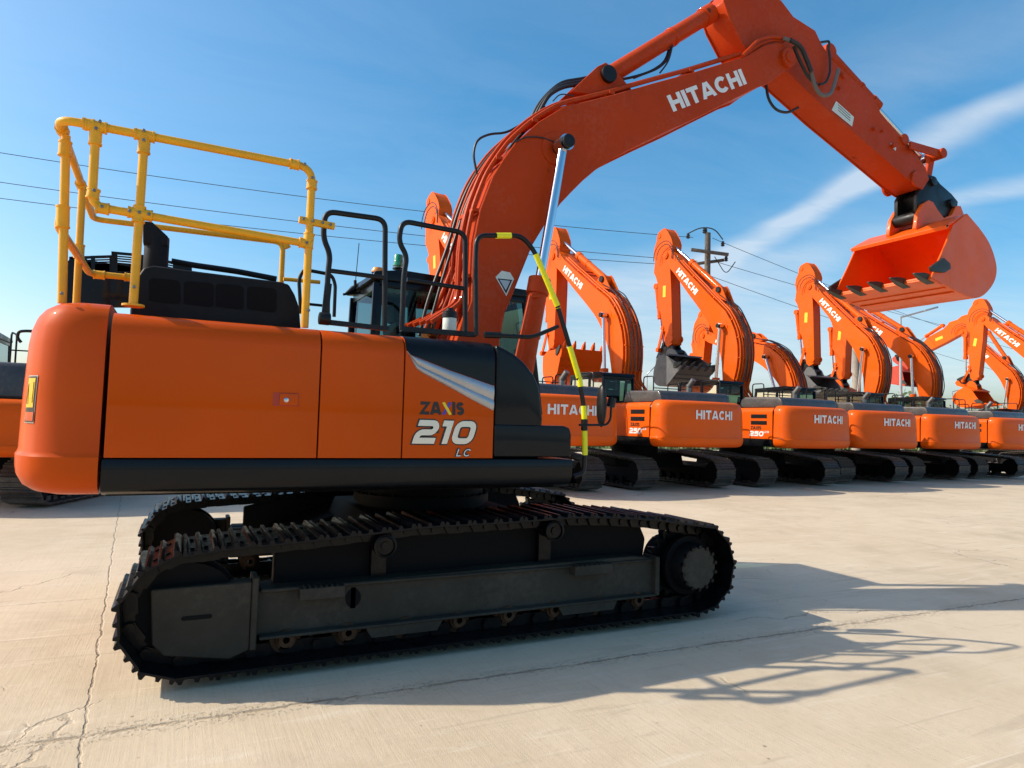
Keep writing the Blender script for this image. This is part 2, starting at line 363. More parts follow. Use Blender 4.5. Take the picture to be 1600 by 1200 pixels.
#@@SETTING
# ------------------------------------------------------------------ ground
def ground_mat():
    m = bpy.data.materials.new('concrete_yard'); m.use_nodes = True; t = NT(m.node_tree); b = m.node_tree.nodes['Principled BSDF']
    o = t.n('ShaderNodeTexCoord').outputs['Object']
    s = t.n('ShaderNodeSeparateXYZ'); t.l(o, s.inputs[0]); x, y = s.outputs[0], s.outputs[1]
    n1 = t.noise(o, .35, 6, .6); n2 = t.noise(o, 2.1, 6, .65, .4); n3 = t.noise(o, 14, 6, .7); n4 = t.noise(o, 160, 2, .6)
    br = t.noise(t.mapv(o, (60, 1.6, 1), (0, 0, R(12))), 1, 3, .6)
    br2 = t.noise(t.mapv(o, (1.2, 9, 1), (0, 0, R(-28))), 1, 5, .65, .6)
    c = t.mix(t.mr(n1, .3, .7), (.50, .40, .275, 1), (.60, .49, .35, 1))
    c = t.mix(t.mr(n2, .35, .72, 0, .55), c, (.63, .52, .385, 1))
    c = t.mix(t.mr(n3, .5, .8, 0, .35), c, (.36, .28, .2, 1))
    c = t.mix(t.mr(br2, .56, .72, 0, .42), c, (.68, .6, .49, 1))
    c = t.mix(t.mr(t.noise(o, .9, 4, .6, .5), .56, .72, 0, .35), c, (.38, .30, .215, 1))
    c = t.mix(t.mr(br, .45, .75, 0, .16), c, (.37, .29, .2, 1))
    sc_ = t.noise(t.mapv(o, (.35, 5.5, 1), (0, 0, R(-8)), (3, 1, 0)), 1, 6, .7, 1.2)
    c = t.mix(t.mr(sc_, .58, .66, 0, .28), c, (.33, .26, .19, 1))
    sc2 = t.noise(t.mapv(o, (.5, 14, 1), (0, 0, R(20)), (7, 2, 0)), 1, 5, .7, .8)
    c = t.mix(t.mr(sc2, .60, .68, 0, .35), c, (.78, .70, .58, 1))
    spk = t.n('ShaderNodeTexVoronoi'); t.l(o, spk.inputs['Vector']); spk.inputs['Scale'].default_value = 7.5
    c = t.mix(t.m('MULTIPLY', t.mr(spk.outputs['Distance'], .10, .05), t.mr(t.noise(o, 1.3, 4, .7), .50, .62, 0, .7)), c, (.16, .12, .08, 1))
    stn = t.noise(o, .55, 5, .62, .8)
    c = t.mix(t.mr(stn, .60, .74, 0, .32), c, (.30, .235, .17, 1))
    # joints
    wob = t.m('MULTIPLY', t.m('SUBTRACT', t.noise(o, 2.4, 5, .7), .5), .10)
    def joint(coord, at, wd, gate=None, dep=1.):
        dd = t.m('ABSOLUTE', t.m('ADD', t.m('SUBTRACT', coord, at), wob))
        k = t.m('MULTIPLY', t.mr(dd, wd, wd*.25), t.mr(t.noise(o, 7, 4, .7), .38, .55, .25, dep))
        return t.m('MULTIPLY', k, gate) if gate is not None else k
    lx = t.m('ADD', t.m('MULTIPLY', y, -.055), -2.35)
    js = [joint(t.m('ADD', y, t.m('MULTIPLY', x, .022)), -1.93, .020), joint(t.m('SUBTRACT', x, lx), 0, .010, None, .8),
          joint(y, .78, .012, t.mr(x, -2.3, -2.4), .7), joint(y, 4.9, .012, None, .5), joint(x, 7.4, .012, None, .5), joint(x, 13.2, .014, None, .5)]
    J = js[0]
    for k in js[1:]: J = t.m('MAXIMUM', J, k)
    # spalling beside the first joint
    dj = t.m('ABSOLUTE', t.m('ADD', t.m('ADD', t.m('SUBTRACT', y, -1.93), t.m('MULTIPLY', x, .022)), wob))
    sp = t.m('MULTIPLY', t.mr(dj, .13, .0), t.mr(t.noise(o, 38, 4, .7), .52, .64))
    # cracks
    wv = t.n('ShaderNodeTexNoise'); t.l(o, wv.inputs['Vector']); wv.inputs['Scale'].default_value = 1.8; wv.inputs['Detail'].default_value = 5; wv.inputs['Roughness'].default_value = .65
    ov = t.vm('ADD', o, t.vm('MULTIPLY', wv.outputs['Color'], (.55, .55, 0)))
    vo = t.n('ShaderNodeTexVoronoi', feature='DISTANCE_TO_EDGE'); t.l(ov, vo.inputs['Vector']); vo.inputs['Scale'].default_value = .42
    lft = t.mr(x, -1.6, -2.6)
    cr = t.m('MULTIPLY', t.mr(vo.outputs[0], .006, .0015), t.mr(t.noise(o, .5, 3), .5, .58))
    vo2 = t.n('ShaderNodeTexVoronoi', feature='DISTANCE_TO_EDGE'); t.l(ov, vo2.inputs['Vector']); vo2.inputs['Scale'].default_value = 1.5
    cr2 = t.m('MULTIPLY', t.m('MULTIPLY', t.mr(vo2.outputs[0], .016, .004), t.mr(t.noise(o, 1.1, 3), .47, .6)), t.m('MULTIPLY', lft, t.mr(y, -.6, -1.6)))
    C_ = t.m('MAXIMUM', t.m('MULTIPLY', cr, .6), t.m('MULTIPLY', cr2, .6))
    D_ = t.m('MAXIMUM', J, C_)
    c = t.mix(t.m('MULTIPLY', sp, .6), c, (.25, .19, .13, 1))
    c = t.mix(t.m('MULTIPLY', D_, .62), c, (.17, .13, .09, 1))
    t.l(c, b.inputs['Base Color']); b.inputs['Roughness'].default_value = .85; b.inputs['Specular IOR Level'].default_value = .25
    h = t.m('ADD', t.m('MULTIPLY', n4, .25), t.m('ADD', t.m('MULTIPLY', n3, .5), t.m('MULTIPLY', br, .25)))
    h = t.m('SUBTRACT', h, t.m('MULTIPLY', t.m('MAXIMUM', D_, sp), 1.6))
    t.l(t.bump(h, .55, .012), b.inputs['Normal'])
    return m
g = MB(); g.face([(-600, -60, 0), (900, -60, 0), (900, 900, 0), (-600, 900, 0)])
tag(g.build('ground', ground_mat(), smooth=False), kind='structure')
#@@MAIN
# ------------------------------------------------------------------ profiles surveyed on the nearest machine (x, z in metres)
FOOT = (.12, 1.68); TIP = X(1229, 92, -.30)
BY = .30
boom_back = [X(u, v, -BY) for u, v in ((737, 470), (738, 430), (741, 375), (750, 328), (770, 275), (787, 248), (806, 222), (842, 190), (880, 167), (920, 157), (961, 147), (1020, 130), (1086, 112), (1167, 87), (1196, 70))]
boom_tip = [X(u, v, -BY) for u, v in ((1216, 66), (1234, 76), (1240, 90), (1237, 104))]
boom_belly = [X(u, v, -BY) for u, v in ((1200, 131), (1180, 138), (1130, 163), (1086, 185), (1040, 206), (1005, 223), (975, 238), (952, 251), (930, 266), (911, 282), (894, 299), (876, 318), (851, 352), (832, 383), (813, 430), (801, 461), (785, 496))]
boom_foot = [(.52, 1.95), (.32, 1.62), (.22, 1.54), (.10, 1.52), (-.02, 1.58), (-.05, 1.70), (.02, 1.86), (.16, 2.2)]
BOOM = boom_back+boom_tip+boom_belly+boom_foot
ARMP = [X(u, v, -.20) for u, v in ((1222, 0), (1241, 25), (1275, 47), (1285, 68), (1300, 91), (1369, 156), (1377, 175), (1437, 246), (1448, 262), (1453, 280), (1443, 296), (1425, 284), (1381, 246), (1300, 177), (1231, 113), (1210, 106), (1180, 92), (1162, 69), (1141, 28), (1131, 0))]
ARMTOP = [(3.30, 6.38), (3.40, 6.50), (3.52, 6.53), (3.66, 6.50), (3.90, 6.54)]
ARM = ARMP+ARMTOP
BPIN = X(1432, 280, -.2)
ARMCYL = (X(936, 128, 0), (3.50, 6.41))
CYLTOP = X(880, 226, -.42); CYLFOOT = (.66, 1.42)
LINKPIN = X(1442, 250, 0)
def bk(pts): return [X(u, v, -.66) for u, v in pts]
BSIDE = bk([(1487, 352), (1509, 334), (1527, 355), (1541, 374), (1550, 394), (1556, 418), (1554, 436), (1546, 451), (1534, 463), (1522, 467), (1508, 463), (1480, 449), (1453, 434), (1463, 410), (1474, 385)])
BSHELL = bk([(1478, 352), (1489, 345), (1509, 334), (1527, 355), (1541, 374), (1550, 394), (1556, 418), (1554, 436), (1546, 451), (1534, 463), (1522, 467), (1508, 463), (1480, 449), (1453, 434)])
def round_off(pts, a, b):
    mid = pts[a:b+1]
    for _ in range(2):
        q = [mid[0]]
        for i in range(len(mid)-1):
            (x0, z0), (x1, z1) = mid[i], mid[i+1]; q += [(x0*.75+x1*.25, z0*.75+z1*.25), (x0*.25+x1*.75, z0*.25+z1*.75)]
        mid = q+[mid[-1]]
    return pts[:a]+mid+pts[b+1:]
BSIDE = round_off(BSIDE, 2, 10); BSHELL = round_off(BSHELL, 3, 11)
def rot2(p, c, a, s, c2):
    x, z = (p[0]-c[0])*s, (p[1]-c[1])*s
    return (c2[0]+x*math.cos(a)-z*math.sin(a), c2[1]+x*math.sin(a)+z*math.cos(a))
def chord(p, q): return math.atan2(q[1]-p[1], q[0]-p[0])
ident = lambda p: p

def offs(poly, d):
    out = []
    for i in range(len(poly)):
        a = Vector(poly[i-1]) if i else Vector(poly[0]); b = Vector(poly[min(i+1, len(poly)-1)]); t_ = (b-a).normalized()
        out.append((poly[i][0]-t_.y*d, poly[i][1]+t_.x*d))
    return out
def plates(T, poly, hw, t_=.02, inset=.018):
    """box girder: two side plates slightly proud of the top and belly skins"""
    pl = [T(p) for p in poly]; mb = MB()
    mb.prism(pl, -hw, -hw+t_); mb.prism(pl, hw-t_, hw)
    c = (sum(p[0] for p in pl)/len(pl), sum(p[1] for p in pl)/len(pl))
    area = sum(pl[i][0]*pl[(i+1) % len(pl)][1]-pl[(i+1) % len(pl)][0]*pl[i][1] for i in range(len(pl)))
    sg = 1 if area > 0 else -1; inn = []
    for i in range(len(pl)):
        a, b = Vector(pl[i-1]), Vector(pl[(i+1) % len(pl)]); tt = (b-a).normalized()
        inn.append((pl[i][0]-tt.y*inset*sg, pl[i][1]+tt.x*inset*sg))
    mb.prism(inn, -hw+t_+.0005, hw-t_-.0005)
    return mb
def hyd(mbB, mbR, p, q, y, rb, rr, lb):
    """barrel from p, rod to q"""
    p = Vector((p[0], y, p[1])); q = Vector((q[0], y, q[1])); d = (q-p); L = d.length; d.normalize(); lb = min(lb, L*.9)
    mbB.cyl(p, p+d*lb, rb, n=20); mbB.cyl(p+d*(lb-.13), p+d*(lb+.02), rb*1.16, n=20); mbB.cyl(p+d*(lb*.62), p+d*(lb*.62+.05), rb*1.1, n=20)
    mbB.cyl(p+Vector((0, -rb*1.0, 0)), p+Vector((0, rb*1.0, 0)), rb*1.15, n=18)
    mbR.cyl(p+d*(lb-.1), q, rr, n=16)
    mbR.cyl(q+Vector((0, -rr*1.5, 0)), q+Vector((0, rr*1.5, 0)), rr*1.7, n=16)

def front_end(root, ab=None, aa=None, abk=None, s=1.0, foot=FOOT, near=True, omat='boom', bmat='boom', side=-1, arm_s=None, detail=True):
    """boom, arm, bucket; T maps the surveyed profile to this machine's pose"""
    if ab is None: TB = TA = TK = ident
    else:
        a0 = chord(FOOT, TIP); TB = lambda p: rot2(p, FOOT, R(ab)-a0, s, foot)
        a1 = chord(TIP, BPIN); tip2 = TB(TIP); sa = arm_s or s; TA = lambda p: rot2(p, TIP, R(aa)-a1, sa, tip2)
        pin2 = TA(BPIN); TK = lambda p: rot2(p, BPIN, R(abk), sa*.93, pin2)
    hw = BY*s
    def V(p, y): return (p[0], y, p[1])
    boom = plates(TB, BOOM, hw).build('boom', omat, root, bevel=.006*s, seg=1)
    # bosses
    def one(name, m, par, p, q, r, n=22, bv=.003): MB().cyl(p, q, r, n=n).build(name, m, par, bevel=bv, seg=1)
    for sg in (-1, 1):
        one('pin_boss', omat, boom, V(TB(TIP), sg*hw*.98), V(TB(TIP), sg*(hw+.045)), .105*s)
        one('pin_boss', omat, boom, V(TB(CYLTOP), sg*hw*.98), V(TB(CYLTOP), sg*(hw+.012)), .16*s)
        b = MB(); q = [TB((ARMCYL[0][0]+dx, ARMCYL[0][1]+dz)) for dx, dz in ((-.42, -.27), (.42, -.16), (.10, .08), (-.02, .13), (-.12, .06))]
        b.prism(q, sg*.11, sg*.15); b.build('cylinder_lug', omat, boom, bevel=.004, seg=1)
        one('pin_boss', 'rail', boom, V(TB(ARMCYL[0]), sg*.15), V(TB(ARMCYL[0]), sg*.20), .085*s)
        one('pin', 'rail', boom, V(TB(CYLTOP), sg*(hw+.01)), V(TB(CYLTOP), sg*(hw+.23*s)), .052*s)
        one('pin_cap', 'rail', boom, V(TB(CYLTOP), sg*(hw+.20*s)), V(TB(CYLTOP), sg*(hw+.235*s)), .060*s)
        one('pin', omat, boom, V(TB(TIP), sg*(hw+.04)), V(TB(TIP), sg*(hw+.06)), .06*s)
    # steel lines along the back
    b = MB()
    bb = [TB(p) for p in boom_back]
    low = [TB((.17, 2.2))]
    for k, (yy, of, n0, n1) in enumerate(((-.24, .05, 0, 14), (-.17, .075, 0, 14), (-.06, .05, 0, 10), (.06, .05, 0, 10), (.17, .075, 0, 14), (.24, .05, 0, 14))):
        ln = offs(bb, of*s)[n0:n1]
        pts = [V(p, yy*s) for p in ln]
        pts = [V((TB((-.05-.02*k, 2.35))), yy*s)]+pts
        b.tube(fillet(pts, .12, 3), .021*s, n=8)
    for i in (1, 3, 5, 7, 10, 12):
        p = offs(bb, .03*s)[i]; q = offs(bb, .105*s)[i]
        b.bar(V(p, -.27*s), V(p, .27*s), .06*s, .03*s)
    b.build('steel_pipe', omat, boom)
    # hydraulic cylinders of the boom
    for sg in (-1, 1):
        B_, R_ = MB(), MB(); L = 1.38*s
        hyd(B_, R_, CYLFOOT if ab is None else (CYLFOOT[0]-FOOT[0]+foot[0], CYLFOOT[1]-FOOT[1]+foot[1]), TB(CYLTOP), sg*(hw+.125*s), .087*s, .044*s, L)
        c = B_.build('boom_cylinder', omat, root, bevel=.004, seg=1); R_.build('piston_rod', 'chrome', c)
    # arm
    hwa = .19*s
    arm = plates(TA, ARM, hwa, .018).build('arm', omat, root, bevel=.005*s, seg=1)
    for sg in (-1, 1):
        one('pin_boss', omat, arm, V(TA(BPIN), sg*hwa), V(TA(BPIN), sg*(hwa+.03)), .11*s)
        one('pin_boss', omat, arm, V(TA(ARMCYL[1]), sg*hwa), V(TA(ARMCYL[1]), sg*(hwa+.02)), .08*s)
        one('pin_boss', omat, arm, V(TA((TIP[0]+2.25, TIP[1]-.42)), sg*hwa), V(TA((TIP[0]+2.25, TIP[1]-.42)), sg*(hwa+.03)), .07*s)
    B_, R_ = MB(), MB()
    hyd(B_, R_, TB(ARMCYL[0]), TA(ARMCYL[1]), 0, .092*s, .05*s, (1.86 if ab is None else 1.62)*s)
    c = B_.build('arm_cylinder', omat, root, bevel=.004, seg=1); R_.build('piston_rod', 'chrome', c)
    # bucket cylinder on the arm
    B_, R_ = MB(), MB()
    bs = TA(X(1290, 84, 0)); lp = TA(LINKPIN)
    hyd(B_, R_, bs, lp, 0, .085*s, .042*s, 1.05*s)
    B_.box(0, 0.001, 0, .001, 0, .001) if False else None
    c = B_.build('bucket_cylinder', omat, root, bevel=.004, seg=1); R_.build('piston_rod', 'chrome', c)
    # linkage
    b = MB(); a2 = TA((TIP[0]+2.30, TIP[1]-.50)); lug = TK((BPIN[0]+.33, BPIN[1]-.02))
    for sg in (-1, 1):
        b.bar(V(a2, sg*(hwa+.05)), V(lp, sg*(hwa+.05)), .035*s, .10*s)
    b.bar(V(lp, .11), V(lug, .11), .05*s, .11*s); b.bar(V(lp, -.11), V(lug, -.11), .05*s, .11*s)
    b.cyl(V(lp, -hwa-.10*s), V(lp, hwa+.10*s), .068*s, n=20)
    b.build('link', omat, root, bevel=.006, seg=1)
    # quick coupler
    b = MB()
    cp = [TK(X(u, v, -.16)) for u, v in ((1433, 304), (1441, 288), (1447, 272), (1460, 275), (1469, 287), (1487, 303), (1497, 315), (1495, 332), (1476, 341), (1466, 336), (1455, 328), (1450, 344), (1438, 347), (1433, 328))]
    for y0, y1 in ((-.16, -.11), (.11, .16)): b.prism(cp, y0*s, y1*s)
    cin = [TK(X(u, v, -.16)) for u, v in ((1440, 304), (1448, 286), (1468, 296), (1486, 312), (1484, 330), (1466, 328), (1446, 322))]
    b.prism(cin, -.11*s+.001, .11*s-.001)
    b.cyl(V(TK(X(1436, 338, -.16)), -.165*s), V(TK(X(1436, 338, -.16)), .165*s), .08*s, n=22)
    b.cyl(V(TK(X(1485, 318, -.16)), -.20*s), V(TK(X(1485, 318, -.16)), .20*s), .06*s, n=22)
    b.cyl(V(TK(X(1456, 284, -.16)), -.20*s), V(TK(X(1456, 284, -.16)), .20*s), .06*s, n=22)
    b.build('coupler', 'rail', root, bevel=.008, seg=2)
    # bucket
    W_ = .66*s; outer = [TK(p) for p in BSHELL]; inner = [TK(p) for p in offs(BSHELL, -.028)]
    b = MB(); b.prism(outer+inner[::-1], -W_, W_)
    sd = [TK(p) for p in BSIDE]
    sd_in = sd
    b.prism(sd, -W_-.018, -W_+.004); b.prism(sd, W_-.004, W_+.018)
    # lip beams and wear strips
    p0, p1 = Vector(outer[0]), Vector(outer[2]); d_ = (p1-p0).normalized(); n_ = Vector((-d_.y, d_.x))
    if n_.dot(Vector(TK((0, 1)))-Vector(TK((0, 0)))) < 0: n_ = -n_
    b.prism([tuple(p0-n_*.05*s), tuple(p0+d_*.05*s-n_*.05*s), tuple(p0+d_*.05*s), tuple(p0)], -W_, W_)
    e0, e1 = Vector(outer[-1]), Vector(outer[-2]); de = (e1-e0).normalized(); ne = Vector((-de.y, de.x))
    if ne.dot(Vector(outer[8])-e0) > 0: ne = -ne
    b.prism([tuple(e0), tuple(e0+de*.24*s), tuple(e0+de*.24*s+ne*.022), tuple(e0+ne*.022)], -W_-.012, W_+.012)
    for k in range(2):
        f0 = e0+de*(.33+.17*k)*s; b.prism([tuple(f0), tuple(f0+de*.04*s), tuple(f0+de*.04*s+ne*.012), tuple(f0+ne*.012)], -W_+.02, W_-.02)
    bucket = b.build('bucket', bmat, root, bevel=.004, seg=1)
    for sg in (-1, 1):
        b = MB(); ear = [X(u, v, -.2) for u, v in ((1434, 366), (1430, 356), (1433, 334), (1441, 319), (1450, 313), (1457, 316), (1464, 328), (1474, 341), (1486, 336), (1493, 322), (1500, 322), (1506, 338), (1500, 352), (1480, 358), (1458, 360), (1446, 363))]
        b.prism([TK(p) for p in ear], sg*.185*s-.026, sg*.185*s+.026); b.build('ear', bmat, bucket, bevel=.004, seg=1)
    # teeth
    for k in range(5):
        yy = (-.60+.30*k)*s; b = MB()
        f = lambda a, c: tuple(e0+de*a*s-ne*c*s)
        tp = [f(.12, -.03), f(.12, .0), f(.0, .055), f(-.10, .035), f(-.22, -.006), f(-.22, -.018), f(-.06, -.032)]
        v0 = [b.bm.verts.new((p[0], yy-(.048 if 0 <= i < 4 or i == 6 else .016)*s, p[1])) for i, p in enumerate(tp)]
        v1 = [b.bm.verts.new((p[0], yy+(.048 if 0 <= i < 4 or i == 6 else .016)*s, p[1])) for i, p in enumerate(tp)]
        b.bm.faces.new(v0); b.bm.faces.new(v1[::-1])
        for i in range(len(tp)): b.bm.faces.new((v0[i], v1[i], v1[(i+1) % 7], v0[(i+1) % 7]))
        b.build('tooth', bmat if bmat == 'rowor' else 'tooth', bucket, bevel=.004, seg=1)
    for sg in (-1, 1):
        f = lambda u, v: TK(X(u, v, -.66))
        b = MB(); b.prism([f(1450, 425), f(1448, 418), f(1468, 404), f(1478, 413), f(1479, 421), f(1470, 427)], sg*(W_+.020), sg*(W_+.055))
        b.build('side_cutter', 'tooth', bucket, bevel=.003, seg=1)
    # lettering on the boom
    if side == -1: O, E, Hh = TB(X(1052, 175, -BY)), TB(X(1167, 131, -BY)), TB(X(1041, 150, -BY))
    else: O, E, Hh = TB(X(1167, 131, -BY)), TB(X(1052, 175, -BY)), TB(X(1156, 106, -BY))
    yy = side*(hw+.001)
    v = lambda p: Vector((p[0], yy, p[1]))
    text('HITACHI', .25, v(O), v(E)-v(O), v(Hh)-v(O), (0, side, 0), 'lettering', 'white', boom, .08)
    return dict(TB=TB, TA=TA, TK=TK, boom=boom, arm=arm, bucket=bucket, hw=hw, hwa=hwa, V=V)

# ------------------------------------------------------------------ counterweight shared by every machine
PLAN = [(-2.31, -1.35), (-2.44, -1.345), (-2.54, -1.32), (-2.62, -1.27), (-2.68, -1.19), (-2.725, -1.08), (-2.76, -.92), (-2.80, -.65), (-2.835, -.33), (-2.85, 0)]
PLAN = PLAN+[(x, -y) for x, y in PLAN[-2::-1]]
def plan_off(dlt):
    out = []
    for i, (x, y) in enumerate(PLAN):
        a = Vector(PLAN[max(0, i-1)]); b = Vector(PLAN[min(len(PLAN)-1, i+1)]); t_ = (b-a).normalized(); n = Vector((t_.y, -t_.x))
        if n.dot(Vector((x+1.5, y))) < 0: n = -n
        n = n*dlt; ax = x-n.x
        if i in (0, len(PLAN)-1): ax = x
        out.append((ax, y-n.y))
    return out
CWR = [(1.045, .30), (1.048, .16), (1.065, .085), (1.10, .035), (1.15, .008), (1.20, .0), (1.262, -.002), (1.275, .006), (1.29, .012), (1.6, .018), (1.88, .03), (1.97, .04), (2.04, .062), (2.085, .095), (2.115, .14), (2.132, .22), (2.137, .40)]
def cw_pt(i, z, off=0):
    """point on the counterweight skin: i along plan, z height"""
    for k in range(len(CWR)-1):
        if CWR[k][0] <= z <= CWR[k+1][0]:
            f = (z-CWR[k][0])/(CWR[k+1][0]-CWR[k][0]); dlt = CWR[k][1]*(1-f)+CWR[k+1][1]*f; break
    pl = plan_off(dlt-off); a = int(i); f = i-a; p, q = pl[a], pl[min(a+1, len(pl)-1)]
    return Vector((p[0]*(1-f)+q[0]*f, p[1]*(1-f)+q[1]*f, z))
def cw_mesh():
    mb = MB(); rows = []
    for z, dlt in CWR:
        r = plan_off(dlt); rr = []
        for i in range(len(r)-1):
            for f in (0, .5): rr.append((r[i][0]*(1-f)+r[i+1][0]*f, r[i][1]*(1-f)+r[i+1][1]*f, z))
        rr.append((*r[-1], z)); rows.append(rr)
    V = mb.grid(rows)
    mb.bm.faces.new(V[0]); mb.bm.faces.new(V[-1])
    mb.bm.faces.new([r[0] for r in V]+[]) if False else None
    mb.bm.faces.new([r[0] for r in V]+[r[-1] for r in V][::-1])
    return mb
#@@TRACK
# ------------------------------------------------------------------ crawler track
TZ = .40
def track_path(rad=.335, front=1.83, zc=TZ):
    """centre line of the shoe plates: bottom run, sprocket, sagging top run, idler"""
    pts = []; n = 60
    for i in range(n+1): pts.append((-front+2*front*i/n, zc-rad-.0))
    for i in range(1, 24): a = -90+180*i/24; pts.append((front+rad*math.cos(R(a)), zc+rad*math.sin(R(a))))
    top = [(1.83, zc+rad), (1.4, .80), (1.0, .835), (.66, .85), (.1, .835), (-.49, .83), (-.9, .80), (-1.26, .775), (-1.6, .76), (-1.83, zc+rad)]
    for i in range(len(top)-1):
        for k in range(8):
            f = k/8; pts.append((top[i][0]*(1-f)+top[i+1][0]*f, top[i][1]*(1-f)+top[i+1][1]*f))
    for i in range(0, 24): a = 90+180*i/24; pts.append((-front+rad*math.cos(R(a)), zc+rad*math.sin(R(a))))
    # smooth a little
    for _ in range(2): pts = [((pts[i-1][0]+2*pts[i][0]+pts[(i+1) % len(pts)][0])/4, (pts[i-1][1]+2*pts[i][1]+pts[(i+1) % len(pts)][1])/4) for i in range(len(pts))]
    return pts
def path_pos(pts, N, ph=0):
    L = [0]
    for i in range(len(pts)): L.append(L[-1]+math.dist(pts[i], pts[(i+1) % len(pts)]))
    out = []
    for k in range(N):
        s = ((k+ph)/N*L[-1]) % L[-1]
        i = max(j for j in range(len(L)) if L[j] <= s); i = min(i, len(pts)-1)
        a, b = pts[i], pts[(i+1) % len(pts)]; f = (s-L[i])/max(1e-9, L[i+1]-L[i])
        s2 = .08; 
        out.append(((a[0]+(b[0]-a[0])*f, a[1]+(b[1]-a[1])*f), math.atan2(b[1]-a[1], b[0]-a[0])))
    return out, L[-1]
PATH = track_path(); NS = 49
POS, PLEN = path_pos(PATH, NS, .3); PITCHL = PLEN/NS
def shoe_into(mb, M4, w=.60):
    """shoe plate with three grousers, outward = -z of local frame; x along travel"""
    h = PITCHL/2; start = len(mb.bm.verts)
    prof = [(-h-.012, .010), (-h-.012, -.004), (-h+.004, -.030), (-h+.020, -.030), (-h+.030, -.004), (-.016, -.004), (-.009, -.026), (.009, -.026), (.016, -.004), (h-.040, -.004), (h-.032, -.026), (h-.016, -.026), (h-.010, -.004), (h-.006, .006), (h-.03, .010)]
    mb.prism(prof, -w/2, w/2)
    mb.bm.verts.ensure_lookup_table()
    for v in mb.bm.verts[start:]: v.co = M4 @ v.co
def shoe_M(p, a, y): return Matrix.Translation((p[0], y, p[1])) @ Matrix.Rotation(-a, 4, 'Y')
def chain_into(mb, y, pts=POS):
    for i, (p, a) in enumerate(pts):
        start = len(mb.bm.verts); h = PITCHL/2
        for sg in (-1, 1):
            for (x0, x1, o) in ((-h-.02, .01, .105), (-.01, h+.02, .085)):
                mb.prism([(x0, .012), (x1, .012), (x1+.012, .045), (x1-.01, .085), (x0+.01, .085), (x0-.012, .045)], sg*o-.012, sg*o+.012)
        mb.cyl((-h, -.13, .05), (-h, .13, .05), .028, n=10)
        for sx in (-.035, .035):
            for sg in (-1, 1): mb.cyl((sx, sg*.15, -.012), (sx, sg*.15, .002), .012, n=6)
        mb.bm.verts.ensure_lookup_table(); Mx = shoe_M(p, a, y)
        for v in mb.bm.verts[start:]: v.co = Mx @ v.co
mb = MB(); shoe_into(mb, Matrix.Identity(4)); SHOE = mb.build('track_shoe', 'track', bevel=.002, seg=1, mesh=True)
mb = MB(); chain_into(mb, 0); CHAIN = mb.build('track_chain', 'track', mesh=True)

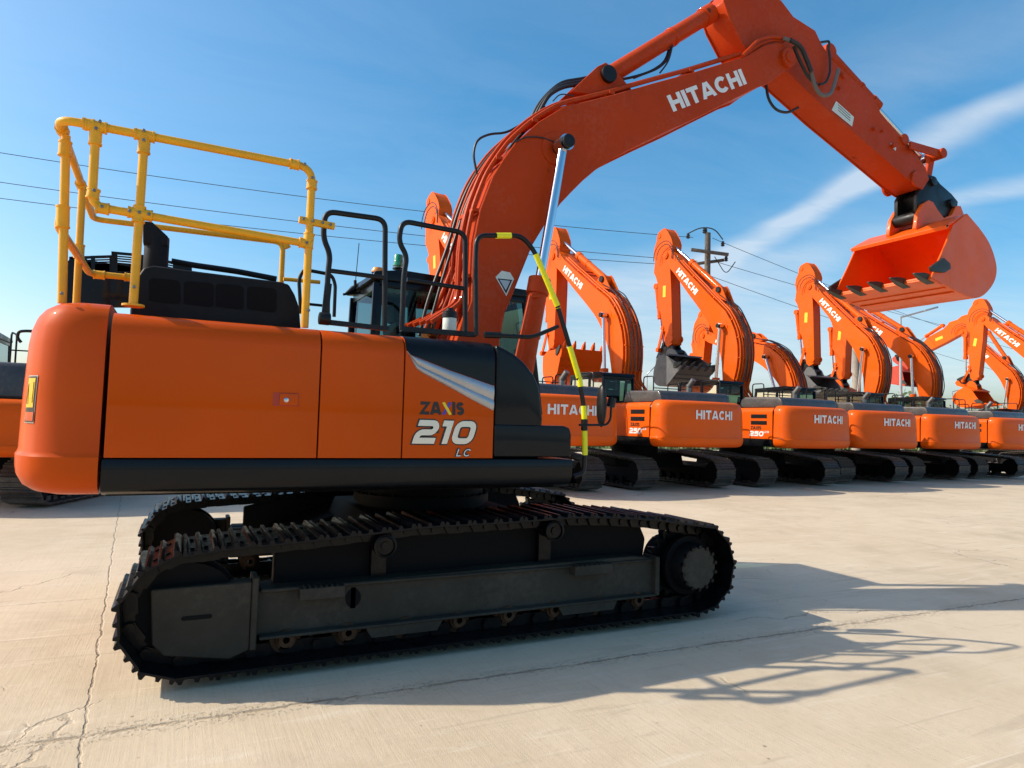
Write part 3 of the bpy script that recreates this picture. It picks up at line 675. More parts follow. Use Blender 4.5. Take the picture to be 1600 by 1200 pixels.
def track_unit(root, y, sg, shoes=True):
    """sg -1: outer side towards -y"""
    ch = link('track_chain', CHAIN, root); ch.location = (0, y, 0)
    if shoes:
        for p, a in POS:
            o = link('track_shoe', SHOE, ch); o.matrix_local = shoe_M(p, a, 0)
    # frame beam
    o_ = y+sg*.16
    f = MB(); ya, yb = y-sg*.12, y+sg*.12
    f.prism([(-1.46, .205), (1.50, .20), (1.50, .47), (1.30, .50), (-1.46, .47)], min(ya, yb), max(ya, yb))
    f.prism([(-1.44, .195), (1.46, .195), (1.46, .212), (-1.44, .212)], min(y, y+sg*.20), max(y, y+sg*.20))
    f.prism([(-1.44, .455), (1.48, .455), (1.48, .470), (-1.44, .478)], min(y, y+sg*.145), max(y, y+sg*.145))
    f.prism([(1.48, .19), (1.52, .19), (1.52, .49), (1.48, .49)], min(y, y+sg*.17), max(y, y+sg*.17))
    f.prism([(-1.49, .14), (-1.455, .14), (-1.455, .56), (-1.49, .56)], min(y, y+sg*.19), max(y, y+sg*.19))
    f.prism([(-2.00, .23), (-1.94, .16), (-1.60, .10), (-1.49, .14), (-1.49, .535), (-2.02, .53)], min(y+sg*.05, y+sg*.17), max(y+sg*.05, y+sg*.17))
    fo = f.build('track_frame', 'frame', root, bevel=.006, seg=1)
    def slot(x0, x1, z0, z1, yy):
        r = (z1-z0)/2; pl = [(x1-r+r*math.cos(R(a)), (z0+z1)/2+r*math.sin(R(a))) for a in range(-90, 91, 15)]+[(x0+r+r*math.cos(R(a)), (z0+z1)/2+r*math.sin(R(a))) for a in range(90, 271, 15)]
        f = MB(); f.prism(pl, min(yy, yy+sg*.003), max(yy, yy+sg*.003)); f.build('frame_slot_shade', 'under', fo, smooth=False)  # flat near-black plate on the frame, drawn for the shade inside a slot
    slot(-1.86, -1.70, .345, .37, y+sg*.17)
    slot(-.93, -.83, .31, .44, y+sg*.12)
    for (x0, x1, n) in ((-1.22, -.95, 0), (.72, 1.05, 1)):
        s_ = MB(); s_.prism([(x0, .405), (x1, .405), (x1, .475), (x0, .475)], min(y+sg*.12, y+sg*.20), max(y+sg*.12, y+sg*.20))
        for k in range(7): s_.prism([(x0+.02+k*(x1-x0-.04)/7, .4755), (x0+.035+k*(x1-x0-.04)/7, .4755), (x0+.03+k*(x1-x0-.04)/7, .487)], min(y+sg*.125, y+sg*.195), max(y+sg*.125, y+sg*.195))
        s_.build('step', 'frame', fo, bevel=.003, seg=1)
    q_ = MB(); q_.prism([(-1.35, .46), (1.50, .46), (1.52, .60), (1.46, .72), (1.1, .76), (-1.0, .74), (-1.35, .66)], min(y-sg*.02, y-sg*.12), max(y-sg*.02, y-sg*.12)); q_.build('inner_plate', 'under', root, bevel=.01, seg=1)
    # idler
    m_ = MB(); c = (-1.83, y-.10, TZ-.01)
    m_.lathe(c, (0, 1, 0), [(0, .02), (0, .24), (0, .262), (.03, .268), (.045, .245), (.07, .245), (.075, .28), (.125, .28), (.13, .245), (.155, .245), (.17, .268), (.20, .262), (.20, .24), (.20, .02)], n=40)
    io = m_.build('idler_wheel', 'under', root)
    # sprocket and travel motor
    m_ = MB(); c = Vector((1.83, y, TZ))
    n = 21; pl = []
    for k in range(n*4):
        a = 2*math.pi*k/(n*4); r = (.315, .315, .262, .262)[k % 4]; pl.append((c.x+r*math.cos(a), c.z+r*math.sin(a)))
    m_.prism(pl, y-.035, y+.035)
    sp = m_.build('sprocket', 'track', root, bevel=.004, seg=1)
    m_ = MB(); m_.lathe(c, (0, sg, 0), [(-.2, .02), (-.2, .2), (.10, .2), (.10, .235), (.14, .235), (.145, .19), (.24, .185), (.255, .175), (.255, .001)], n=40)
    mo = m_.build('travel_motor', 'under', root)
    m_ = MB(); m_.lathe(c, (0, sg, 0), [(.24, .165), (.262, .165), (.268, .16), (.268, .001)], n=40)
    cv = m_.build('hub_cover', 'frame', root)
    for k in range(14):
        m_ = MB(); a = 2*math.pi*(k+.5)/14; p = c+Vector((math.cos(a)*.166, sg*.245, math.sin(a)*.166)); m_.cyl(p, p+Vector((0, sg*.035, 0)), .016, n=6); m_.build('hub_bolt', 'track', cv)
    # lower rollers
    for k in range(8):
        x = -1.28+2.62*k/7; r_ = MB()
        r_.lathe((x, y-.15, .165), (0, 1, 0), [(0, .02), (0, .045), (.02, .045), (.02, .06), (.05, .063), (.05, .09), (.08, .09), (.08, .063), (.22, .063), (.22, .09), (.25, .09), (.25, .063), (.28, .06), (.28, .045), (.30, .045), (.30, .02)], n=20)
        r_.build('track_roller', 'rust', root)
    # chain guards
    for x in (-.55, .85): g_ = MB(); g_.prism([(x-.22, .13), (x+.22, .13), (x+.26, .20), (x-.26, .20)], min(y+sg*.17, y+sg*.19), max(y+sg*.17, y+sg*.19)); g_.build('roller_guard', 'frame', root, bevel=.003, seg=1)
    for x, z in ((-.70, .70), (.55, .74)):
        r_ = MB(); r_.cyl((x, y-.05, z), (x, y+sg*.17, z), .062, n=24); r_.lathe((x, y+sg*.16, z), (0, sg, 0), [(0, .075), (.03, .075), (.035, .06), (.02, .055), (.02, .03), (.03, .028), (.03, .001)], n=28)
        r_.box(x-.05, x+.05, y-.04, y+.06, .47, z-.03)
        r_.build('carrier_roller', 'track', root)
def under_unit(root):
    u = MB()
    for sy in (-1, 1):
        for sx in (-1, 1):
            u.prism([(0, 0)]*0 or [(sx*.25, .50), (sx*1.15, .34), (sx*1.15, .50), (sx*.35, .78)][::1], min(sy*.35, sy*1.09), max(sy*.35, sy*1.09))
    u.prism([(-.75, .48), (.75, .48), (.62, .80), (-.62, .80)], -.62, .62)
    u.build('centre_frame', 'under', root, bevel=.01, seg=1)
    u = MB(); u.lathe((0, 0, .78), (0, 0, 1), [(0, .1), (0, .55), (.05, .55), (.05, .58), (.12, .58), (.12, .53), (.20, .53), (.20, .60), (.27, .60), (.27, .1)], n=48)
    for k in range(30):
        a = 2*math.pi*k/30; u.cyl((.56*math.cos(a), .56*math.sin(a), .895), (.56*math.cos(a), .56*math.sin(a), .915), .014, n=6)
    u.build('swing_bearing', 'under', root)
#@@CAB
# ------------------------------------------------------------------ cab
def cab_unit(root, detail=True):
    x0, x1, y0, y1, z1 = -.40, 1.36, .36, 1.34, 2.86
    c = MB()
    def sil(x0, x1, z0, z1): return [(x0+.05, z0), (x1-.02, z0), (x1+.05, z0+.55), (x1-.12, z1-.10), (x1-.22, z1), (x0+.12, z1), (x0+.02, z1-.12), (x0, z0+.4)]
    # floor box and lower walls
    c.box(x0, x1, y0, y1, 1.2, 1.30)
    for yy in (y0, y1-.045):
        c.prism([(x0, 1.3), (x1, 1.3), (x1, 1.62), (.5, 1.62), (x0, 1.95)], yy, yy+.045)
        for a, b in (((x0+.02, 1.9), (x0+.04, z1-.1)), ((.28, 1.6), (.26, z1-.05)), ((x1-.02, 1.6), (x1-.20, z1-.06))):
            c.prism([(a[0]-.045, a[1]), (a[0]+.045, a[1]), (b[0]+.045, b[1]), (b[0]-.045, b[1])], yy, yy+.045)
        c.prism([(x0+.02, z1-.14), (x1-.2, z1-.14), (x1-.25, z1-.06), (x0+.08, z1-.06)], yy, yy+.045)
    c.box(x0, x0+.04, y0+.045, y1-.045, 1.3, 2.15)
    c.box(x0+.02, x0+.07, y0+.045, y1-.045, z1-.16, z1-.06)
    cab = c.build('cab', 'dark', root, bevel=.012, seg=2)
    r = MB(); r.prism([(x0-.03, z1-.075), (x1-.22, z1-.075), (x1-.14, z1-.05), (x1-.2, z1-.005), (x0+.25, z1+.035), (x0+.0, z1-.005)], y0-.02, y1+.02)
    r.tube(fillet([(.55, y0+.12, z1), (.55, y0+.12, z1+.06), (.78, y0+.12, z1+.06), (.78, y0+.12, z1)], .03), .012)
    r.build('roof', 'dark', cab, bevel=.02, seg=3)
    g = MB()
    g.face([(x0+.01, y0+.05, 2.15), (x0+.01, y1-.05, 2.15), (x0+.03, y1-.05, z1-.16), (x0+.03, y0+.05, z1-.16)])
    g.build('rear_window', 'glass', cab, smooth=False)
    for yy, nm in ((y0+.02, 'side_window'), (y1-.02, 'side_window')):
        for q in ([(x0+.06, 1.95), (.235, 1.70), (.22, z1-.14), (x0+.08, z1-.14)], [(.325, 1.62), (x1-.06, 1.62), (x1-.24, z1-.14), (.305, z1-.14)]):
            g = MB(); g.face([(a, yy, b) for a, b in q]); g.build(nm, 'glass', cab, smooth=False)
    g = MB(); g.face([(x1, y0+.05, 1.4), (x1, y1-.05, 1.4), (x1-.2, y1-.05, z1-.1), (x1-.2, y0+.05, z1-.1)]); g.build('windscreen', 'glass', cab, smooth=False)
    s = MB()
    s.prism([(-.02, 1.72), (.5, 1.72), (.5, 1.86), (.12, 1.9), (.02, 2.45), (-.12, 2.45)], .62, 1.10)
    s.prism([(-.10, 2.47), (.0, 2.47), (-.01, 2.66), (-.11, 2.66)], .73, .99)
    s.box(.0, .4, .68, 1.04, 1.3, 1.72)
    s.build('seat', 'interior', cab, bevel=.03, seg=2)
    return cab
#@@BUILDMAIN
# ================================================================== the nearest excavator
root = empty('excavator', (0, 0, 0))
tag(root, 'large orange excavator in the foreground with yellow guard rails, black tracks and raised bucket', 'excavator')
track_unit(root, -1.195, -1); track_unit(root, 1.195, 1)
under_unit(root)
# upper frame belly
b = MB(); b.box(-2.28, .6, -1.28, 1.28, 1.045, 1.24); b.box(-2.25, .02, -1.30, 1.28, 1.24, 2.04); b.box(0, .5, -1.2, -.40, 1.24, 1.5)
b.box(.5, 1.3, .36, 1.3, 1.05, 1.2)
b.build('upper_frame', 'under', root, bevel=.01, seg=1)
cwo = cw_mesh().build('counterweight', 'orange', root, ang=28)
# warning plate on the counterweight corner
def cw_patch(i0, i1, z0, z1, off, name, m, par, n=6):
    mb = MB(); mb.grid([[cw_pt(i0+(i1-i0)*k/n, z, off) for k in range(n+1)] for z in [z0+(z1-z0)*j/4 for j in range(5)]])
    return mb.build(name, m, par)
fr = cw_patch(3.30, 4.35, 1.440, 1.700, .004, 'warning_frame', 'silver', cwo)
cw_patch(3.36, 4.29, 1.445, 1.695, .0055, 'warning_backing', 'black', fr)
pl_ = cw_patch(3.46, 4.20, 1.525, 1.685, .007, 'warning_plate', 'sign', fr)
cw_patch(3.36, 4.29, 1.452, 1.500, .007, 'reflector', 'redref', fr)
def cwl(pts, w, name):
    mb = MB(); mb.tube([cw_pt(i, z, .0085) for i, z in pts], w, n=4); return mb.build(name, 'black', pl_)
cwl([(3.95, 1.545), (4.15, 1.545), (4.05, 1.655), (3.95, 1.548)], .0012, 'warning_triangle')
cwl([(3.55, 1.55), (3.56, 1.665)], .0014, 'warning_figure')
cwl([(3.66, 1.575), (3.73, 1.575)], .001, 'warning_arrow')
# side doors
def sec(off=0, top=True):
    r = .13; pts = [(-1.36-off, 1.262), (-1.36-off, 1.6), (-1.357-off, 1.935)]
    for k in range(0, 9):
        a = R(180-k*90/8); pts.append((-1.357+r+(r+off)*math.cos(a), 1.945+(r+off)*math.sin(a)))
    if top: pts.append((-.95, 2.085+off))
    return pts
def side_panel(x0, x1, name, m):
    s = sec(0); inn = [(y+.03, z-.0) if i < 3 else (y+.02, z-.025) for i, (y, z) in enumerate(s)]
    mb = MB(); mb.prism(s+inn[::-1], x0, x1, axis='x'); return mb.build(name, m, root, bevel=.006, seg=2)
d1 = side_panel(-2.285, -1.155, 'side_door', 'orange'); d2 = side_panel(-1.145, -.615, 'side_door', 'orange'); d3 = side_panel(-.605, .045, 'side_panel', 'orange')
# bright seam shadows come from the dark frame behind
# latch
b = MB(); o1, o2 = X(427, 613, -1.36), X(466, 635, -1.36)
b.box(o1[0], o2[0], -1.3615, -1.358, o2[1], o1[1]); la = b.build('handle_recess', 'red', d1)
b = MB(); b.box(o1[0]+.038, o2[0]-.004, -1.368, -1.362, o2[1]+.005, o1[1]-.005); hd = b.build('handle', 'orange', d1, bevel=.003)
b = MB(); q = X(447, 625, -1.36); b.lathe((q[0], -1.368, q[1]), (0, -1, 0), [(0, .014), (.004, .014), (.005, .011), (.003, .009), (.004, .001)], n=20); b.build('lock', 'chrome', d1)
# dark cover and silver blade
def skin_region(lo, hi, off, name, m, nx=28, x0=-.603, x1=.043, nc=16, groove=None):
    rows = []
    base = sec(off)
    cum = [0]
    for i in range(len(base)-1): cum.append(cum[-1]+math.dist(base[i], base[i+1]))
    def at(s):
        s = max(0, min(cum[-1], s))
        for i in range(len(cum)-1):
            if s <= cum[i+1]: f = (s-cum[i])/(cum[i+1]-cum[i]); return (base[i][0]*(1-f)+base[i+1][0]*f, base[i][1]*(1-f)+base[i+1][1]*f)
        return base[-1]
    S = cum[-1]
    for i in range(nx+1):
        x = x0+(x1-x0)*i/nx; a = lo(x)-1.262; c = hi(x); c = S-.03 if c is None else c-1.262
        row = []
        for j in range(nc+1):
            f = j/nc; y, z = at(a+(c-a)*f)
            if groove: y -= groove(f)
            row.append((x, y, z))
        rows.append([(x, at(a)[0]+.012, at(a)[1])]+row+[(x, at(c)[0]+.012, at(c)[1])])
    mb = MB(); V = mb.grid(rows); mb.bm.faces.new(V[0]); mb.bm.faces.new(V[-1])
    return mb.build(name, m, d3, ang=40)
def lin(pts):
    def f(x):
        if x <= pts[0][0]: return pts[0][1]
        for i in range(len(pts)-1):
            if x <= pts[i+1][0]: k = (x-pts[i][0])/(pts[i+1][0]-pts[i][0]); return pts[i][1]*(1-k)+pts[i+1][1]*k
        return pts[-1][1]
    return f
up_ = lin([X(u, v, -1.36) for u, v in ((634, 545), (640, 553), (700, 577), (767, 601), (775, 603))])
lo_ = lin([X(u, v, -1.36) for u, v in ((634, 546), (640, 556), (650, 576), (660, 583), (700, 604), (740, 626), (771, 642))])
skin_region(lambda x: up_(x)+.0, lambda x: None, .006, 'dark_cover', 'dark')
def grv(f): return .012*math.sin(math.pi*min(1, f*2.2))**.7*(1 if f < .45 else 0)+.012*(math.sin(math.pi*max(0, (f-.45)/.55))**.6 if f > .45 else 0)
skin_region(lambda x: lo_(x), lambda x: up_(x)-.004, .006, 'silver_blade', 'silver', groove=grv, x0=-.598, x1=.038)
# lower box / front cover
b = MB(); b.prism([(.055, 1.46), (.44, 1.46)]+[X(u, v, -1.36) for u, v in ((850, 655), (849, 640), (845, 605), (836, 585), (822, 567), (806, 553), (790, 544))]+[(.055, 2.065)], -1.352, -.50)
fc = b.build('front_cover', 'dark', root, bevel=.035, seg=4)
b = MB(); b.prism([(.055, 1.27), (.685, 1.27), (.685, 1.44), (.67, 1.485), (.62, 1.50), (.055, 1.50)], -1.36, -.45); b.build('tool_box', 'dark', root, bevel=.018, seg=3)
# skirt
b = MB(); s = [(-1.355, 1.255), (-1.362, 1.20), (-1.358, 1.13), (-1.335, 1.075), (-1.28, 1.052), (-1.0, 1.05), (-1.0, 1.255)]
b.prism(s, -2.295, .70, axis='x')
sk = b.build('side_skirt', 'dark', root, bevel=.012, seg=2)
b = MB(); b.cyl((.70, -1.27, 1.13), (.70, -1.02, 1.13), .0765, n=20) if False else None
# lettering on the door
def wtext(s, t_, c0, c1, ctop, m, par, gap=.12, only=None, name='lettering', off=.002):
    O = P(*c0, -1.36); E = P(*c1, -1.36); H_ = P(*ctop, -1.36); return text(s, t_, O, E-O, H_-O, (0, -1, 0), name, m, par, gap, only, off)
wtext('ZAXIS', .27, (657, 648), (725, 649), (657, 627), 'black', d3, .08, only=lambda i, j: i != 2)
wtext('ZAXIS', .27, (657, 648), (725, 649), (657, 627), 'blue', d3, .08, only=lambda i, j: i == 2 and j == 0)
wtext('ZAXIS', .27, (657, 648), (725, 649), (657, 627), 'lyellow', d3, .08, only=lambda i, j: i == 2 and j == 1)
wtext('210', .33, (640, 695), (738, 696), (653, 654), 'black', d3, .07)
wtext('210', .25, (643, 693), (736, 694), (655, 656), 'chromel', d3, .13, off=.004)
wtext('LC', .34, (710, 714), (734, 714), (714, 700), 'black', d3, .14)
wtext('LC', .13, (712, 713), (733, 713), (716, 701.5), 'white', d3, .3, off=.003)
# engine hood
hy0, hy1 = -.95, .55
b = MB(); hp = [X(u, v, -.95) for u, v in ((203, 484), (207, 460), (214, 432), (224, 418), (240, 414), (320, 425), (440, 440), (452, 444), (461, 460), (468, 480), (471, 520), (203, 505))]
b.prism(hp, hy0, hy1); hood = b.build('engine_hood', 'plastic', root, bevel=.022, seg=3)
for (u0, u1) in ((233, 282), (287, 334), (337, 381), (386, 432)):
    q = []
    dv = lambda u: (u-233)*.085
    pts_ = [(u0, 434+dv(u0)), (u1, 434+dv(u1)), (u1, 474+dv(u1)-2), (u0, 474+dv(u0)-4)]
    pp = [P(u, v, -.952) for u, v in pts_]; mb = MB()
    loop = fillet([pp[3], pp[0], pp[1], pp[2], pp[3]], .03, 4); loop = loop[:-1]
    mb.prism([(p.x, p.z) for p in loop], -.9535, -.9505); mb.build('hood_recess_shade', 'under', hood)  # thin near-black plate on the hood face, painting the shade of a recess
b = MB(); b.tube(fillet([P(268, 408, -.3), P(300, 414, -.3), P(370, 424, -.3), P(432, 436, -.3)], .05), .022, n=8); b.build('hood_rail', 'rail', hood)
# exhaust
b = MB(); c0 = P(243, 420, -.55); r_ = .075
b.cyl((c0.x, -.55, 2.40), (c0.x, -.55, c0.z+.22), r_, n=24)
hh = [X(u, v, -.55) for u, v in ((224, 384), (224, 349), (238, 350), (263, 373), (263, 388))]
b.prism(hh, -.55-.07, -.55+.07); b.build('exhaust_pipe', 'plastic', root, bevel=.012, seg=2)
# raised louvred cover on the far side
def louvre(yy, pxs, slots, name):
    b = MB(); poly = [X(u, v, yy) for u, v in pxs]; 
    return poly
YL = 1.0
lp_ = [((107, 474), (108, 405), (116, 400), (133, 397)), ]
cov = MB()
cov.prism([X(u, v, YL) for u, v in ((104, 480), (106, 408), (112, 402), (230, 421), (300, 430), (300, 480))], YL, YL+.04)
# slatted top strip
def strip(us, vt, vb, sl):
    for (a, b_) in us: cov.prism([X(a, vt(a), YL), X(b_, vt(b_), YL), X(b_, vb(b_), YL), X(a, vb(a), YL)], YL+.001, YL+.038)
top1 = lambda u: 399-(u-108)*.035; top2 = lambda u: 392+(u-174)*.07; 
base = lambda u: 404+(u-108)*.16
def slats(u0, u1, top, s0, s1, rows):
    """frame round the openings: posts at the ends and thin bars between"""
    bars = [top]+[ (lambda u, k=k: top(u)+5+k*3.7) for k in range(rows)]
    cov.prism([X(u0, top(u0), YL), X(u1, top(u1), YL), X(u1, top(u1)+4, YL), X(u0, top(u0)+4, YL)], YL, YL+.02)
    for k in range(1, rows+1):
        f = lambda u: top(u)+4+k*3.6-1.7
        cov.prism([X(u0, f(u0), YL), X(u1, f(u1), YL), X(u1, f(u1)+1.7, YL), X(u0, f(u0)+1.7, YL)], YL, YL+.02)
    f = lambda u: top(u)+4+rows*3.6
    cov.prism([X(u0, f(u0), YL), X(u1, f(u1), YL), X(u1, 424, YL), X(u0, 424, YL)], YL, YL+.02)
    for a, b_ in ((u0, s0), (s1, u1)):
        cov.prism([X(a, top(a)+4, YL), X(b_, top(b_)+4, YL), X(b_, 424, YL), X(a, 424, YL)], YL-.003, YL+.018)
slats(108, 142, lambda u: 401-(u-108)*.04, 136, 142, 2)
slats(142, 174, lambda u: 399.5-(u-142)*.03, 148.5, 171, 3)
slats(174, 218, lambda u: 392.5+(u-174)*.09, 183.5, 214, 4)
slats(218, 300, lambda u: 397+(u-218)*.22, 240, 270, 3)
cov.build('raised_cover', 'dark', root, smooth=False)
# opened left-hand door behind the counterweight
b = MB(); b.prism([(-2.60, 1.22), (-2.57, 1.22), (-2.57, 2.0), (-2.60, 2.0)], 1.38, 2.15)
dr = b.build('opened_door', 'orange', root, bevel=.01)
q = [P(u, v, 2.05) for u, v in ((33, 535), (27, 528), (29, 518), (40, 517))]
b = MB(); b.tube(fillet(q+[P(60, 518, 2.05), P(60, 540, 2.05)], .05), .014, n=8); b.build('grab_handle', 'rail', dr)

# ------------------------------------------------------------------ yellow guard rail
YR = -1.17
def yp(u, v, Y=YR): return P(u, v, Y)
def pipe(pts, name='rail_pipe', r=.0245, m='yellow', fil=.05, par=None, n=14):
    mb = MB(); mb.tube(fillet(pts, fil, 6), r, n=n); return mb.build(name, m, par or YG)
YG = MB().build('guard_rail', 'yellow', root)
def clamp(p, d, L=.10, r=.034, name='pipe_fitting'):
    d = Vector(d).normalized(); mb = MB(); p = Vector(p)
    mb.cyl(p-d*L/2, p+d*L/2, r, n=16); mb.cyl(p-d*(L/2), p-d*(L/2-.012), r*1.09, n=16); mb.cyl(p+d*(L/2), p+d*(L/2-.012), r*1.09, n=16)
    return mb
def put_fit(mbs, bolts, mbl=None):
    pass
zt = 3.155; A1 = Vector((-2.625, YR, zt)); A2 = Vector((-1.225, YR, zt-.01))
FY = .82
# top rail with its two elbows, down the front post
fp = yp(478, 500); 
pipe([Vector((-2.65, FY-.02, 3.12)), A1, A2, Vector((-1.23, YR, 2.09))], fil=.10)
pipe([P(97, 474, -1.0), P(103, 212, -1.0)], fil=.01)
pipe([yp(208, 478), yp(226, 212)], fil=.01)
pipe([yp(150, 200), yp(143, 322), yp(480, 381)], fil=.08)
pipe([P(119, 482, .0), P(129, 290, .0)], fil=.01)
pipe([P(98, 325, -1.0), Vector((-2.615, -.98, 2.585)), Vector((-2.61, .46, 2.58)), P(208, 434, .46)], fil=.09)
pipe([Vector((-2.65, .30, 3.12)), Vector((-2.65, FY, 3.10)), Vector((-1.15, FY, 3.12)), Vector((-1.15, FY, 2.72))], fil=.08, r=.0235)
pipe([P(443, 436, .7), P(500, 441, .7)], fil=.01, r=.018)
def addfit(p, q, L, r=.0325, t0=.5):
    p, q = Vector(p), Vector(q); d = (q-p).normalized(); c = p.lerp(q, t0); fit = MB()
    fit.lathe(c-d*(L/2+.004), d, [(0, .02), (0, r+.003), (.010, r+.003), (.011, r), (L-.003, r), (L-.002, r+.003), (L+.008, r+.003), (L+.008, .02)], n=18); fit.build('pipe_fitting', 'yellow', YG)
ux = (A2-A1).normalized()
for px_ in (150, 226): c = yp(px_, 203 if px_ == 150 else 213); c.z = zt-.004; addfit(c-ux*.06, c+ux*.06, .10); addfit(c+Vector((0, 0, -.02)), c+Vector((0, 0, -.10)), .09)
addfit(A1+Vector((.10, 0, 0)), A1+Vector((.20, 0, 0)), .05); addfit(A2+Vector((-.09, 0, 0)), A2+Vector((-.14, 0, 0)), .05); addfit(A2+Vector((0, 0, -.09)), A2+Vector((0, 0, -.14)), .05)
addfit(A1+Vector((0, .13, 0)), A1+Vector((0, .20, 0)), .05); addfit((-2.643, -.03, 3.13), (-2.643, .03, 3.13), .09); addfit(P(101, 240, -1.0), P(102, 225, -1.0), .08)
addfit(yp(146, 300), yp(145, 306), .05); addfit(yp(157, 325), yp(163, 326), .06); addfit(yp(200, 331), yp(238, 338), .12); addfit(yp(218, 325), yp(216, 345), .09)
addfit(yp(470, 379), yp(484, 382), .07); addfit(yp(481, 385), yp(483, 368), .09)
addfit(P(98.5, 326, -1.0), P(98, 352, -1.0), .12, .034); addfit(P(124, 388, 0), P(123.5, 398, 0), .09)
addfit(P(150, 429, .46), P(160, 430, .46), .07); addfit(P(198, 433, .46), P(206, 434, .46), .06)
addfit(P(445, 379, FY), P(448, 386, FY), .06)
b = MB(); b.bar(yp(467, 343), yp(523, 354), .035, .045); b.build('clamp_strap', 'yellow', YG, bevel=.008)
b = MB()
for u, v in ((157, 193), (151, 204), (225, 207), (225, 222), (475, 259), (487, 280), (218, 334), (203, 332), (233, 337), (478, 381), (148, 300), (160, 325), (473, 344), (488, 347), (503, 350), (515, 353), (210, 450), (98, 460), (481, 486)):
    p = yp(u, v); p.y = YR-.031; b = MB(); b.lathe(p, (0, -1, 0), [(0, .010), (.006, .010), (.009, .006), (.009, .001)], n=8); b.build('rail_bolt', 'steel', YG)
for u, v, Y in ((208, 479, YR),):
    b = MB(); p = P(u, v, Y); b.cyl(p, p+Vector((0, 0, .012)), .06, n=20); b.build('base_plate', 'yellow', YG)
# ------------------------------------------------------------------ black handrails
HR = -1.12
def hp_(pts, Y=HR, r=.0185, fil=.07, name='handrail'):
    mb = MB(); mb.tube(fillet([P(u, v, Y) for u, v in pts], fil, 6), r, n=12); return mb
b = hp_([(511, 503), (512, 430), (516, 397), (505, 372), (508, 330), (602, 343), (601, 512)]); b.tube([P(516, 423, HR), P(601, 434, HR)], .016, n=10)
b.bar(P(508, 503, HR), P(606, 514, HR), .05, .03); b.bar(P(507, 500, HR), P(513, 443, HR), .02, .045)
h1 = b.build('handrail', 'rail', root)
b = MB(); b.tube([P(498, 497, HR-.02), P(516, 499, HR-.02)], .042, n=12); b.build('work_lamp', 'rail', root, bevel=.01)
b = hp_([(628, 516), (631, 430), (636, 400), (623, 378), (628, 345), (727, 364), (727, 518)]); b.tube([P(636, 437, HR), P(727, 451, HR)], .016, n=10)
b.bar(P(626, 514, HR), P(742, 523, HR), .05, .035); b.build('handrail', 'rail', root)
b = hp_([(470, 490), (467, 436), (474, 421), (518, 429), (524, 444), (522, 495)], Y=.1, r=.015); b.tube([P(470, 474, .1), P(510, 478, .1)], .012, n=8)
b.build('handrail', 'rail', root)
TP = [(744, 524), (743, 400), (745, 368), (815, 368), (835, 392), (872, 480), (905, 592), (913, 640), (914, 712), (912, 740), (896, 745)]
tps = [P(u, v, -1.30) for u, v in TP]
b = MB(); tf = fillet(tps, .07, 6); b.tube(tf, .0175, n=14)
b.tube(fillet([P(757, 523, -1.25), P(832, 527, -1.28), P(872, 510, -1.30)], .06), .016, n=10); b.tube([P(757, 523, -1.25), P(782, 524, -1.26)], .024, n=10)
th = b.build('handrail', 'rail', root, label='tall black handrail wrapped with bands of yellow tape')
def tape(seg):
    mb = MB(); mb.tube([P(u, v, -1.30) for u, v in seg], .0215, n=16, caps=False); mb.build('yellow_tape', 'tape', th)
tape([(775, 368.3), (798, 368.3)]); tape([(829.5, 394), (846, 421.3), (861, 455.5)] and [(834, 391.2), (861, 453.6)]) if False else None
def on_rail(u0, v0, u1, v1): tape([(u0, v0), (u1, v1)])
def railx(v):   # picture x of the slanted tube at height v
    for i in range(len(TP)-1):
        (a, b_), (c, d_) = TP[i], TP[i+1]
        if min(b_, d_) <= v <= max(b_, d_) and b_ != d_ and i >= 4: return a+(c-a)*(v-b_)/(d_-b_)
for v0, v1 in ((397, 478), (481, 481.5), (541, 590), (634, 657), (673, 711)): tape([(railx(v0), v0), (railx(v1), v1)])
tape([(railx(592)+.2, 590), (railx(604), 604)])
b = MB(); b.tube(fillet([P(905, 664, -1.32), P(948, 664, -1.32), P(954, 655, -1.32), P(956, 620, -1.32)], .03), .009, n=8)
b.cyl(P(913, 672, -1.30), P(913, 655, -1.30), .026, n=12); b.tube([P(954, 636, -1.32), P(957, 622, -1.32)], .032, n=10); b.build('mirror_bracket', 'rail', root)
b = MB(); c = P(940, 634, -1.30); rows = []
for k in range(13):
    a = math.pi*k/12; zz = .165*math.cos(a); rr = .055*math.sin(a)+.002; rows.append([(c.x+.03*math.sin(a)*math.sin(j*2*math.pi/16)+.0, c.y+rr*math.cos(j*2*math.pi/16), c.z+zz) for j in range(16)])
b.grid(rows, close=True); b.build('mirror', 'rail', root)

# cab of the nearest machine with its beacons
cab = cab_unit(root)
def beacon(u, v, Y, m, r, h, name):
    p = P(u, v, Y); b = MB(); b.lathe(p, (0, 0, 1), [(0, r*.6), (.02, r*.6), (.02, r*1.15), (.035, r*1.15), (.035, r), (h*.5, r), (h*.52, r*1.04), (h*.56, r), (h, r*.97), (h+.012, r*.8), (h+.015, .001)], n=24)
    o = b.build(name, m, cab); return p
p = beacon(622, 419, .75, 'green', .047, .12, 'green_beacon'); b = MB(); b.cyl(p, p+Vector((0, 0, -.10)), .022, n=12); b.cyl(p, p+Vector((0, 0, -.012)), .055, n=16); b.build('beacon_stalk', 'rail', cab)
p = P(590, 426, .6); b = MB(); b.lathe(p, (0, 0, 1), [(0, .06), (.02, .06), (.045, .045), (.055, .001)], n=20); b.build('amber_beacon', 'amber', cab)
b = MB(); b.cyl(P(555, 445, .9), P(561, 380, .9), .004, n=6); b.cyl(P(555, 447, .9), P(555, 438, .9), .015, n=8); b.build('antenna', 'rail', cab)
b = MB()
